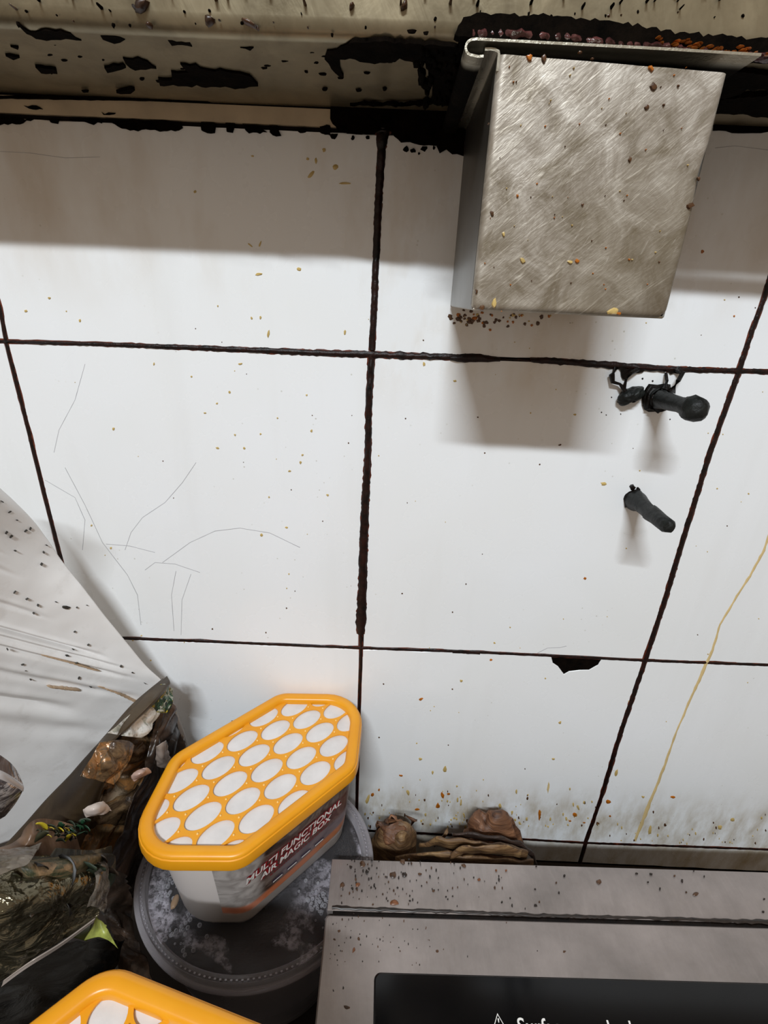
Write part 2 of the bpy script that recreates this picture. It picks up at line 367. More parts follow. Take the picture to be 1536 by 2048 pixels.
# the chipped pit in the tile below the second joint
g2.slab(jag([(1100, 1312), (1204, 1317), (1196, 1331), (1178, 1341), (1138, 1344), (1128, 1350), (1116, 1334), (1106, 1327)], .5, 8, rnd), -.0004)
g2.build('grime_crust', MT['matte'], wall)
# splashes of dried fat
sp = Blobs(1, 0, (0, -1, 0)); SM = [plain('dried_fat', (206, 178, 112), .25, var=.15), plain('orange_fat', (196, 112, 28), .25, var=.3, vs=300), plain('brown_fat', (96, 62, 34), .3, var=.4, vs=300), plain('ochre_drip', (222, 196, 140), .3, var=.1)]
for (u, v, a, b, mi) in [(598, 538, 12, 9, 0), (99, 596, 8, 6, 0), (52, 622, 8, 7, 0), (160, 641, 6, 8, 0), (503, 636, 7, 7, 0), (521, 635, 7, 8, 0), (537, 668, 8, 20, 0), (690, 665, 7, 12, 0), (518, 548, 18, 8, 0), (436, 612, 4, 5, 0), (308, 728, 5, 8, 0), (480, 728, 12, 5, 0),
     (459, 784, 7, 7, 0), (434, 807, 6, 6, 0), (410, 826, 8, 4, 0), (470, 870, 5, 6, 0), (488, 896, 7, 8, 0), (521, 868, 6, 5, 0), (555, 836, 5, 5, 0), (623, 862, 7, 7, 0), (601, 925, 7, 8, 0), (579, 942, 8, 6, 0), (605, 910, 6, 5, 0), (435, 896, 9, 6, 0), (655, 990, 7, 6, 0), (573, 1055, 9, 5, 0), (523, 1070, 9, 10, 0), (183, 1051, 5, 5, 0), (222, 1096, 6, 6, 0), (538, 994, 5, 5, 0), (227, 858, 8, 8, 0), (383, 753, 5, 5, 0), (613, 790, 5, 5, 0),
     (425, 1258, 5, 4, 2), (573, 1216, 4, 4, 2), (326, 922, 3, 3, 2), (590, 1182, 3, 3, 2),
     (848, 728, 7, 12, 0), (910, 762, 9, 6, 0), (1120, 890, 8, 5, 2), (1208, 968, 17, 9, 0), (1150, 829, 9, 5, 0), (1170, 1157, 8, 7, 1), (932, 1168, 4, 4, 2), (905, 1224, 4, 4, 2), (1405, 503, 8, 11, 1), (1468, 632, 5, 5, 1),
     (842, 1398, 11, 8, 1), (767, 1368, 4, 4, 2), (905, 1378, 4, 4, 2), (982, 1320, 8, 6, 1), (989, 1286, 7, 5, 0), (922, 1362, 8, 8, 0), (1120, 1445, 9, 7, 0), (841, 1518, 10, 8, 0), (802, 1551, 10, 5, 1), (890, 1538, 9, 17, 0), (1107, 1518, 9, 5, 0), (758, 1475, 5, 4, 2),
     (816, 1585, 7, 18, 0), (885, 1591, 9, 18, 1), (897, 1588, 8, 6, 1), (876, 1612, 12, 16, 1), (834, 1619, 12, 6, 1), (922, 1606, 6, 18, 0), (1000, 1612, 7, 14, 0), (1024, 1626, 6, 12, 0), (1079, 1630, 7, 26, 1), (998, 1643, 8, 8, 1), (1097, 1575, 6, 30, 3), (1150, 1630, 12, 12, 1), (1140, 1642, 7, 5, 1), (1156, 1615, 6, 16, 0), (1217, 1604, 12, 12, 1), (1233, 1545, 9, 18, 0), (1286, 1594, 8, 7, 0), (1346, 1594, 14, 7, 1), (1220, 1632, 6, 5, 1), (735, 1600, 9, 26, 0), (745, 1590, 7, 12, 1), (845, 1648, 6, 6, 2), (1168, 1645, 8, 4, 1),
     (758, 1580, 6, 8, 1), (1330, 1650, 8, 8, 2), (1300, 1660, 8, 24, 0), (1465, 1640, 10, 10, 0), (1440, 1655, 12, 12, 0)]:
    sp.spot(u, v, a*.85, b*.85, rnd, rnd.uniform(-.3, .3), .0004, mi)
sp.strip([(1545, 1050), (1528, 1100), (1500, 1152), (1478, 1185), (1440, 1250), (1425, 1300), (1405, 1345), (1380, 1400), (1350, 1470), (1330, 1530), (1310, 1580), (1290, 1630), (1270, 1682)], [5, 6, 6, 5, 5, 7, 8, 6, 5, 6, 7, 8, 6], .0003, rnd, .35, 8, 3)
for k in range(120):     # fringe of brown fat at the foot of the wall and below the steel box
    u = rnd.uniform(725, 1200); v = 1655-abs(rnd.gauss(0, 34)); s = rnd.uniform(2, 5)
    sp.spot(u, v, s, s*rnd.uniform(1, 2.4), rnd, 0, .0003, rnd.choice([0, 0, 2]))
for k in range(40):
    u = rnd.uniform(1210, 1536); v = 1690-abs(rnd.gauss(0, 30)); s = rnd.uniform(2, 4)
    sp.spot(u, v, s, s*rnd.uniform(1, 2.4), rnd, 0, .0003, rnd.choice([0, 0, 2]))
for k in range(50):
    u = 915+abs(rnd.gauss(0, 110)); v = 628+abs(rnd.gauss(0, 12)); s = rnd.uniform(3, 9)
    if u < 1170: sp.spot(u, v, s, s, rnd, 0, .0005, rnd.choice([1, 2, 2, 0]))
for k in range(14):
    u = rnd.gauss(925, 14); v = rnd.gauss(638, 8); s = rnd.uniform(6, 14); sp.spot(u, v, s, s*.8, rnd, 0, .0006, rnd.choice([2, 2, 1]))
for k in range(90):
    u = rnd.uniform(130, 1536); v = rnd.uniform(560, 1560); s = rnd.uniform(2, 4.2); sp.spot(u, v, s, s, rnd, 0, .0003, rnd.choice([0, 0, 2]), 6)
for (u, v, a, b, ang) in [(622, 350, 10, 20, .7), (615, 318, 7, 6, 0), (671, 335, 12, 12, 0), (505, 312, 7, 4, 0), (390, 383, 6, 7, 0), (690, 366, 26, 6, 0), (632, 322, 6, 14, 0), (520, 488, 4, 16, .3), (500, 490, 14, 4, .7), (648, 300, 8, 10, 0)]:
    sp.spot(u, v, a, b, rnd, ang, .0003, 0)
sp.build('fat_splashes', SM, wall)
# hair-fine scratches in the glaze
hr = Blobs(1, 0, (0, -1, 0))
for P in ([(170, 728), (150, 800), (118, 860), (108, 905)], [(130, 935), (170, 1010), (205, 1085), (255, 1150), (275, 1190), (282, 1250)], [(250, 1100), (262, 1065), (285, 1035), (330, 1005), (365, 965), (392, 925)],
          [(325, 1125), (380, 1085), (430, 1062), (480, 1056), (540, 1066), (600, 1095)], [(212, 1088), (260, 1092), (310, 1105)], [(290, 1140), (310, 1125), (350, 1128), (400, 1145)], [(382, 1148), (364, 1200), (362, 1270)], [(352, 1142), (343, 1190), (348, 1262)],
          [(90, 960), (150, 995), (170, 1040), (165, 1100)], [(1075, 1306), (1095, 1296), (1120, 1295), (1133, 1292)], [(0, 303), (60, 306), (130, 316), (200, 314)], [(1430, 296), (1470, 292), (1536, 300)]):
    hr.strip(P, [1.3]*len(P), .0001, rnd, .2, 12)
hr.build('scratches', plain('grey_scratch', (176, 176, 180), .5), wall)

# ============================================================ range hood over the wall
hood = tag(empty('range_hood', (0, 0, .107)), 'greasy stainless steel range hood above the tiled wall', 'range hood')
hp = [(0.0, 0.1075)] + [(-.0665-.0050*math.sin(a), .1110-.0050*math.cos(a)) for a in np.linspace(0, math.pi/2, 8)] + [(-.0725, .135), (-.080, .20), (-.11, .33), (-.11, .34), (0, .34)]
V = []; Fc = []; N = len(hp); XS = np.linspace(-.62, .64, 60)
for x in XS:
    for (y, z) in hp: V.append((x, y+.0006*noise.noise(Vector((x*14, y*40, z*30))), z+.0007*noise.noise(Vector((x*9+5, y*30, z*20)))-.107))
for i in range(len(XS)-1):
    for k in range(N): Fc.append((i*N+k, i*N+(k+1) % N, (i+1)*N+(k+1) % N, (i+1)*N+k))
Fc += [tuple(range(N)), tuple((len(XS)-1)*N+k for k in range(N))[::-1]]
o = smooth_by_angle(mesh('hood_shell', V, Fc, MT['hood'], hood), 60)
# patches of burnt grease on the underside and on the lip of the shell
hd = Blobs(2, .1066, (0, 0, -1))
def hblob(P, h=.0010, mi=0): hd.slab(jag(P, 1.5, 9, rnd), h, mi)
for P in ([(38, 50), (60, 55), (100, 54), (140, 60), (162, 74), (120, 72), (92, 75), (50, 62)], [(200, 64), (240, 66), (250, 74), (228, 80), (205, 72)], [(335, 74), (380, 78), (384, 84), (345, 82)],
          [(245, 110), (285, 112), (312, 130), (270, 134), (250, 122)], [(208, 130), (246, 122), (252, 132), (214, 140)], [(360, 122), (390, 124), (400, 132), (470, 138), (500, 146), (516, 166), (480, 172), (430, 168), (318, 166), (316, 154), (345, 154), (342, 140), (375, 140)],
          [(70, 128), (112, 134), (114, 142), (80, 142)], [(10, 106), (38, 108), (26, 113)], [(232, 180), (262, 172), (270, 178), (240, 184)], [(480, 88), (508, 90), (500, 94)], [(20, 86), (36, 88), (34, 94)],
          [(655, 96), (700, 78), (760, 76), (830, 80), (900, 84), (935, 90), (940, 206), (700, 206), (860, 200), (870, 150), (850, 118), (800, 112), (760, 122), (720, 116), (700, 110), (680, 112), (686, 150), (670, 140), (650, 112)]):
    hblob(P)
hblob([(1425, 118), (1480, 128), (1536, 134), (1700, 142), (2000, 160), (2000, 200), (1700, 172), (1560, 160), (1500, 168), (1440, 190), (1425, 190)], .0020)
hblob([(1425, 186), (1500, 182), (1560, 176), (1700, 186), (2000, 210), (2000, 262), (1700, 236), (1425, 214)], .0020)
for k in range(45):
    u = rnd.uniform(0, 900); v = rnd.uniform(60, 185); hd.spot(u, v, rnd.uniform(4, 20), rnd.uniform(3, 6), rnd, 0, .0006)
for k in range(60):
    u = rnd.uniform(830, 935); v = rnd.uniform(90, 205); s = rnd.uniform(8, 26); hd.spot(u, v, s, s*.7, rnd, rnd.uniform(0, 3), .0022)
for k in range(20):
    u = rnd.uniform(1440, 1700); v = rnd.uniform(150, 215); s = rnd.uniform(10, 30); hd.spot(u, v, s, s*.6, rnd, rnd.uniform(0, 3), .0018)
x_ = hd.build('grease_patches', MT['matte'], hood); x_.location.z -= .107
hf = Blobs(1, -.0716, (0, -1, 0))
for k in range(70):
    u = rnd.uniform(0, 1500); v = rnd.uniform(-30, 62 if u < 900 else 40); s = rnd.uniform(2, 7); hf.spot(u, v, s, s*rnd.uniform(1, 2), rnd, rnd.uniform(-.4, .4), .0007+.0025*(v < 20), rnd.choice([0, 0, 1]))
for (u, v, a, b) in [(285, 10, 26, 34), (420, 42, 22, 24), (500, 48, 34, 12), (808, 14, 12, 24), (703, 15, 8, 18), (300, 52, 14, 12)]: hf.spot(u, v, a, b, rnd, .4, .0022, 1)
hf.slab(jag([(905, 78), (925, 48), (950, 38), (1080, 42), (1200, 52), (1330, 72), (1450, 84), (1536, 88), (2100, 120), (2100, 160), (1536, 128), (1440, 122), (1200, 100), (945, 86)], 2.2, 9, rnd), .0035)
x_ = hf.build('grease_splashes', [MT['matte'], plain('brown_crust', (74, 44, 22), .35, var=.5, vs=200)], hood); x_.location.z -= .107
hr2 = Blobs(1, -.0742, (0, -1, 0))
hr2.strip([(944, 68), (1040, 70), (1140, 78), (1240, 90), (1340, 98), (1440, 108), (1536, 116)], [20, 22, 20, 18, 18, 14, 20], .0015, rnd, .45, 8, 0, .8)
for k in range(40):
    u = rnd.uniform(1300, 1536); hr2.spot(u, 82+(u-1300)*.12+rnd.uniform(-5, 10), rnd.uniform(6, 18), rnd.uniform(3, 7), rnd, .1, .003, 1)
x_ = hr2.build('burnt_fat_ridge', [plain('purple_brown_fat', (92, 52, 50), .16, var=.6, vs=160, bumps=(300, .8, .001)), plain('amber_fat', (176, 98, 38), .25, var=.4, vs=200)], hood); x_.location.z -= .107

# steel rail that carries the grease box
rail = tag(empty('hanging_rail', (.031, -.04, .103)), 'folded steel rail with curled end under the hood edge', 'rail')
def sheet_xz(name, prof, th, y0, y1, mat, parent, loc):
    n = len(prof); P = [Vector((p[0], 0, p[1])) for p in prof]; L = []; R = []
    for i in range(n):
        d = (P[min(i+1, n-1)]-P[max(i-1, 0)]).normalized(); nn = Vector((-d.z, 0, d.x)); L.append(P[i]+nn*th/2); R.append(P[i]-nn*th/2)
    ring = L+R[::-1]; V = []; k = len(ring)
    for y in (y0, y1): V += [Vector((p.x, y, p.z))-Vector(loc) for p in ring]
    Fc = [(i, (i+1) % k, k+(i+1) % k, k+i) for i in range(k)]
    for b in (0, k):
        for i in range(n-1): q = (b+i, b+i+1, b+2*n-2-i, b+2*n-1-i); Fc.append(q if b == 0 else q[::-1])
    o = mesh(name, V, Fc, mat, parent); bm = bmesh.new(); bm.from_mesh(o.data); bmesh.ops.recalc_face_normals(bm, faces=bm.faces[:]); bm.to_mesh(o.data); bm.free()
    return smooth_by_angle(o, 40)
a1 = at(932, 88, 1, -.0800); zt = .1036
prof = [(.122, zt-.0006), (.09, zt-.0002), (a1.x+.003, zt+.0002)]
prof += [(a1.x+.0022-.0022*math.sin(a), zt-.0018+.0019*math.cos(a)) for a in np.linspace(.2, math.pi-.3, 9)] + [(a1.x+.0042, zt-.0040), (a1.x+.0058, zt-.0038)]
sheet_xz('rail_sheet', prof, .0007, -.0800, -.002, MT['rail'], rail, rail.location)

# ============================================================ steel grease box
gb = tag(empty('grease_box', (.078, -.0395, .026)), 'dull scratched stainless steel box hanging from the hood rail', 'metal box')
x0, x1, z0, z1, yf = .0408, .1140, .0262, .1008, -.0790
L = Vector(gb.location)
def gpanel(name, lo, hi, bev=.0004): return box(name, Vector(lo)-L, Vector(hi)-L, MT['boxs'], gb, bev)
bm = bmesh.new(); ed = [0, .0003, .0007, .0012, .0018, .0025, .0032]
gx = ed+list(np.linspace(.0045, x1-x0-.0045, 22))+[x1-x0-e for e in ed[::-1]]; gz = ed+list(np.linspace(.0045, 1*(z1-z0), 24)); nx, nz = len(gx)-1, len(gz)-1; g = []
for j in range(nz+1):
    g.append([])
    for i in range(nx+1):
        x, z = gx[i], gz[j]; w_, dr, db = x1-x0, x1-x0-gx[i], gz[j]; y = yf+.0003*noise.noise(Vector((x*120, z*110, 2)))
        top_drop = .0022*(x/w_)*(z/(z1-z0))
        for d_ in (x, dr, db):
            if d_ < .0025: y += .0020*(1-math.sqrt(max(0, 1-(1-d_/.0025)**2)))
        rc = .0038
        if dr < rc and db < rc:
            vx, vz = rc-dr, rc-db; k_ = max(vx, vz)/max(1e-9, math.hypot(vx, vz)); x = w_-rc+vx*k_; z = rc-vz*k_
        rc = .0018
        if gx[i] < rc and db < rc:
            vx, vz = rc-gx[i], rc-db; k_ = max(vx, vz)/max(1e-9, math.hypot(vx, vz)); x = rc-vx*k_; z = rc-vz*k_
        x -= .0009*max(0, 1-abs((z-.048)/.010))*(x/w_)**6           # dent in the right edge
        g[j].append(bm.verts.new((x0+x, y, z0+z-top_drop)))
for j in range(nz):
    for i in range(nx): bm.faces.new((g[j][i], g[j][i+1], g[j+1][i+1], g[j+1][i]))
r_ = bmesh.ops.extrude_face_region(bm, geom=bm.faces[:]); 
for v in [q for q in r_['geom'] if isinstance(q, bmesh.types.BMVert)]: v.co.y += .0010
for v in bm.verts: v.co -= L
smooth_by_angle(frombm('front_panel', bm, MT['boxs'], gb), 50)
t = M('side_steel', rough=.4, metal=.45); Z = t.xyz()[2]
top_shade = t.math('MULTIPLY', band(t, t.math('ADD', Z, t.math('MULTIPLY', t.noise(60, 4), .02)), .035, .3, .03), .92)  # hood's shadow painted into the colour, darker towards the top
t.base(t.mix(top_shade, t.ramp(t.noise(60, 4), [(.3, srgb(140, 138, 134)), (.7, srgb(162, 162, 160))]), srgb(34, 28, 18))); t.bump(t.noise(120, 4), .15, .001); SIDE = t.m
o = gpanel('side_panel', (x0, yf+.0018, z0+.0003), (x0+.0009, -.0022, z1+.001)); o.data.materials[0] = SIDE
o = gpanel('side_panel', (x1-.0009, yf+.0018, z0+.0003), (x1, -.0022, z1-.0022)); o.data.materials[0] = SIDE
gpanel('bottom_panel', (x0+.0006, yf+.0012, z0), (x1-.0006, -.0022, z0+.0009))
gpanel('rear_panel', (x0, -.0026, z0), (x1, -.0018, z1-.0024))
prof = [(x0+.0004, z1-.004), (x0+.0004, z1), (x0+.0001, z1+.0008), (x0-.0010, z1+.0012), (x0-.0024, z1+.0013), (x0-.0042, z1+.0012)]
sheet_xz('hook_flange', prof, .0008, yf+.0005, -.0022, MT['flange'], gb, L)
spb = Blobs(1, yf-.0001, (0, -1, 0))
for (u, v, a, b, mi) in [(1058, 115, 16, 16, 1), (1088, 117, 12, 26, 2), (1302, 137, 9, 16, 1), (1308, 173, 16, 20, 2), (1293, 215, 12, 12, 2), (1260, 319, 8, 13, 2), (1165, 409, 7, 8, 2), (984, 427, 9, 15, 2), (1035, 392, 6, 9, 1), (1045, 521, 12, 18, 0), (1155, 522, 10, 10, 1), (1140, 524, 14, 8, 0), (1007, 468, 8, 12, 0), (953, 583, 7, 10, 2), (964, 615, 14, 12, 2), (989, 606, 12, 20, 0), (1228, 622, 30, 16, 0), (1238, 627, 10, 8, 1), (1381, 412, 20, 12, 2), (1397, 357, 8, 10, 2), (1254, 391, 4, 4, 1), (1327, 210, 7, 7, 2), (1356, 100+72, 6, 6, 2), (1184, 118, 8, 6, 2), (1160, 105, 10, 8, 2)]:
    spb.spot(u, v, a*.9, b*.9, rnd, rnd.uniform(-.5, .5), .0007, mi)
for k in range(60):
    u = rnd.uniform(965, 1380); v = rnd.uniform(130, 630); s = rnd.uniform(2, 4.5)
    if u < 1430-(v-130)*.22: spb.spot(u, v, s, s, rnd, 0, .0006, rnd.choice([0, 2, 1]), 6)
x_ = spb.build('fat_specks', SM, gb); x_.location = -L

# ============================================================ blackened bolts in the wall
BK = M('charred_rubber', rough=.5); BK.p.inputs['Specular IOR Level'].default_value = .3; BK.base(BK.ramp(BK.noise(200, 5), [(.3, srgb(10, 12, 11)), (.75, srgb(30, 33, 31))])); BK.bump(BK.noise(260, 5), .8, .001); BK = BK.m
def bolt(name, label, A, B, prof, flaps, seed):
    r = tag(empty(name, A), label, 'bolt', 'bolts in the right part of the wall'); A = Vector(A); B = Vector(B)
    pts = [(B-A)*t for t, _ in prof]; tube('shaft', pts, [q for _, q in prof], BK, r, 18, .22, seed)
    for k, (off, rr) in enumerate(flaps):
        V = []; n = 14
        for i in range(n):
            a = i/n*2*math.pi; q = rr*(1+.35*noise.noise(Vector((math.cos(a)*2, math.sin(a)*2, seed+k))))
            V.append(Vector((math.cos(a)*q, off+.0008*math.sin(3*a+k), math.sin(a)*q)))
        V2 = [v*.8+Vector((0, -.0016, 0)) for v in V]; Fc = [(i, (i+1) % n, n+(i+1) % n, n+i) for i in range(n)]+[tuple(range(n, 2*n)), tuple(range(n-1, -1, -1))]
        mesh('grease_collar', V+V2, Fc, MT['grime'], r, True)
    return r
bolt('wall_bolt', 'black grease coated bolt with a round knob end below the tile joint', (.1595, 0, -.0158), (.1588, -.0440, -.0138),
     [(0, .0056), (.06, .0062), (.13, .0052), (.25, .0046), (.4, .0042), (.58, .0040), (.7, .0043), (.8, .0056), (.88, .0064), (.95, .0058), (1.0, .0036), (1.015, .0012)], [(-.0006, .0082), (-.003, .0072), (-.006, .0062)], 1)
bolt('wall_bolt', 'straight black bolt without a knob, lowest on the wall', (.1622, 0, -.0765), (.1608, -.0440, -.0750),
     [(0, .0058), (.05, .0062), (.12, .0056), (.2, .0048), (.35, .0043), (.5, .0042), (.52, .0046), (.62, .0041), (.8, .0040), (.95, .0040), (1.0, .0030), (1.01, .001)], [(-.0004, .0064)], 3)
st_ = tag(empty('bolt_stub', (.1442, 0, -.0148)), 'small cracked black stub left of the knobbed bolt', 'bolt')
bm = bmesh.new(); bmesh.ops.create_icosphere(bm, subdivisions=4, radius=1)
for v in bm.verts:
    p = v.co.copy(); s = 1+.25*noise.noise(p*1.6+Vector((3, 1, 2)))+.12*noise.noise(p*4)
    if p.x > -.1 and p.x < .25 and p.y < 0: s *= .86
    v.co = Vector((p.x*.0062*s, p.y*.006*s-.002, p.z*.0048*s+.0022*p.x))
frombm('stub_head', bm, BK, st_, True)
# strings of tar that hang from the joint to the bolts
def thread(parent, P, W, y=-.0012):
    base = Vector(parent.location); pts = [at(u, v, 1, yy)-base for (u, v, yy) in P]
    tube('tar_string', pts, [w_/2/2900 for w_ in W], MT['grime'], parent, 8, .4, 5)
stub = st_
thread(stub, [(1232, 736, -.001), (1224, 750, -.003), (1226, 764, -.003), (1240, 768, -.003), (1250, 782, -.003)], [8, 9, 7, 4, 8])
thread(stub, [(1276, 738, -.001), (1262, 746, -.004), (1252, 760, -.004), (1248, 778, -.003)], [8, 7, 4, 6])
b1 = [o for o in bpy.data.objects if o.name == 'wall_bolt'][0]
thread(b1, [(1332, 746, -.001), (1334, 762, -.004), (1330, 778, -.006), (1318, 790, -.004)], [4, 5, 9, 16])
thread(b1, [(1352, 738, -.001), (1366, 746, -.004), (1356, 762, -.007), (1342, 784, -.007)], [9, 7, 7, 14])
tb = Blobs(1, 0, (0, -1, 0))
tb.slab(jag([(1236, 734), (1290, 738), (1284, 744), (1262, 746), (1252, 760), (1244, 758), (1240, 742)], 1, 6, rnd), .0009, 0)
tb.slab(jag([(1330, 740), (1368, 742), (1360, 748), (1340, 748)], 1, 6, rnd), .0009, 0)
for k in range(14): tb.spot(rnd.uniform(1200, 1350), rnd.uniform(790, 840), 3, 3, rnd, 0, .0004, 0, 6)
for (u, v) in [(1285, 757), (1305, 762), (1322, 775)]: tb.spot(u, v, 4, 4, rnd, 0, .0005, 0, 6)
for P in [(1265, 975, 14, 12), (1256, 990, 8, 6), (1276, 978, 8, 8)]: tb.spot(*P, rnd, 0, .0008, 0)
tb.build('tar_smears', MT['grime'], wall)

# ============================================================ worktop
wt = tag(box('worktop', (-.62, -.46, -.455), (.64, -.0002, -.425), MT['counter'], None, .002), 'dark stained kitchen worktop along the foot of the tiled wall', 'worktop')

# ============================================================ induction cooker
ZC = -.308
ck = tag(empty('induction_cooker', (.12, -.2, -.425)), 'grey steel induction cooker with a black glass plate, spattered with fat', 'cooker'); LC = Vector(ck.location)
kz = (ZC-CC.z)/(-.308-CC.z)
bl = at(669, 1710, 2, ZC); yb = bl.y; XL = bl.x+.0002
y1_ = at(663, 1812, 2, ZC).y; y2_ = at(660, 1821, 2, ZC).y
rotc = math.atan2(at(1536, 1733, 2, ZC).y-yb, at(1536, 1733, 2, ZC).x-XL)
ck.rotation_euler.z = rotc*.8
def cb(name, lo, hi, mat, bev=.0006, seg=2): return box(name, Vector(lo)-LC, Vector(hi)-LC, mat, ck, bev, seg)
XR = .345; YF = -.395
piv = (XL, yb)
cb('rear_strip', (XL+.0005, y1_, ZC-.009), (XR, yb, ZC-.0006), MT['cook'], .0004, 2)
yg = at(751, 1937, 2, ZC).y; xg = at(751, 1990, 2, ZC).x
# top frame with an opening for the glass
bm = bmesh.new()
def rr(x0, y0, x1, y1, r, n=6):
    P = []
    for cx, cy, a0 in ((x1-r, y1-r, 0), (x0+r, y1-r, 90), (x0+r, y0+r, 180), (x1-r, y0+r, 270)):
        for k in range(n+1): a = math.radians(a0+90*k/n); P.append((cx+r*math.cos(a), cy+r*math.sin(a)))
    return P
OUT = rr(XL, YF, XR, y2_, .002); INN = rr(xg, YF+.03, XR-.03, yg, .0035)
n = len(OUT)
def fr(P, z): return [bm.verts.new((x-LC.x, y-LC.y, z-LC.z)) for x, y in P]
o0, o1, o2 = fr(rr(XL, YF, XR, y2_, .002), ZC-.009), fr(rr(XL, YF, XR, y2_, .002), ZC-.0008), fr(rr(XL+.0008, YF+.0008, XR-.0008, y2_-.0008, .002), ZC)
i0, i1 = fr(INN, ZC), fr(INN, ZC-.004)
for A_, B_ in ((o0, o1), (o1, o2), (o2, i0), (i0, i1)):
    for k in range(n): bm.faces.new((A_[k], A_[(k+1) % n], B_[(k+1) % n], B_[k]))
bm.faces.new(o0)
smooth_by_angle(frombm('top_frame', bm, MT['cook'], ck), 35)
bm = bmesh.new(); G0 = fr(rr(xg+.0003, YF+.0303, XR-.0303, yg-.0003, .0033), ZC-.0038); G1 = fr(rr(xg+.0003, YF+.0303, XR-.0303, yg-.0003, .0033), ZC+.0002); G2 = fr(rr(xg+.0009, YF+.0309, XR-.0309, yg-.0009, .003), ZC+.0007)
for A_, B_ in ((G0, G1), (G1, G2)):
    for k in range(n): bm.faces.new((A_[k], A_[(k+1) % n], B_[(k+1) % n], B_[k]))
bm.faces.new(G2); bm.faces.new(G0[::-1])
smooth_by_angle(frombm('glass_plate', bm, MT['glassblk'], ck), 30)
cb('housing', (XL+.034, YF+.02, -.415), (XR-.03, yb-.010, ZC-.0085), MT['cook'], .003)
cb('joint_shade_filler', (XL+.004, y1_-.004, ZC-.0088), (XR-.004, y1_+.001, ZC-.0009), MT['grime'], 0).name = 'groove_shade_filler'  # dark filler added so the groove reads as a shadow line
for (x, y) in ((XL+.055, YF+.05), (XR-.055, YF+.05), (XL+.055, yb-.03), (XR-.055, yb-.03)):
    tube('foot', [Vector((x, y, -.4248))-LC, Vector((x, y, -.414))-LC], [.010, .012], plain('foot_rubber', (25, 25, 25), .7), ck, 16)
# printed warning on the glass
def text_mesh(name, body, size, mat, parent, fn, bold=0.0, shear=0, spacing=1.0):
    cu = bpy.data.curves.new(name+'_source', 'FONT'); cu.body = body; cu.size = size; cu.offset = bold; cu.shear = shear; cu.space_character = spacing
    to = bpy.data.objects.new(name+'_source', cu); COL.objects.link(to)
    dg = bpy.context.evaluated_depsgraph_get(); me = bpy.data.meshes.new_from_object(to.evaluated_get(dg))
    xs = [v.co.x for v in me.vertices]; W = (min(xs), max(xs))
    for v in me.vertices: v.co = Vector(fn(v.co.x, v.co.y, W))
    bpy.data.objects.remove(to); me.materials.clear(); me.materials.append(mat); me.name = name
    o = bpy.data.objects.new(name, me); COL.objects.link(o); o.parent = parent; return o
tx = at(1036, 2046, 2, ZC); tw = at(1500, 2050, 2, ZC).x-tx.x
by = at(1036, 2034, 2, ZC).y-.0064
text_mesh('warning_text', 'Surface may be hot', .0090, MT['white_print'], ck, lambda x, y, W: (tx.x+x-LC.x, by+y-LC.y, ZC+.0009-LC.z)  , .00009)
tri = at(997, 2025, 2, ZC); r3 = .0030
def ring_tri(rad): return [(tri.x+rad*math.cos(math.radians(a)), tri.y-r3*1.12+rad*math.sin(math.radians(a))) for a in (90, 210, 330)]
o_, i_ = ring_tri(.0034), ring_tri(.0027)
mesh('warning_triangle', [(x-LC.x, y-LC.y, ZC+.0009-LC.z) for x, y in o_+i_], [(0, 1, 4, 3), (1, 2, 5, 4), (2, 0, 3, 5)], MT['white_print'], ck)
mesh('warning_mark', [(x-LC.x, y-LC.y, ZC+.0009-LC.z) for x, y in [(tri.x-.0004, tri.y-.0020), (tri.x+.0004, tri.y-.0020), (tri.x+.0002, tri.y-.0036), (tri.x-.0002, tri.y-.0036)]], [(0, 1, 2, 3)], MT['white_print'], ck)
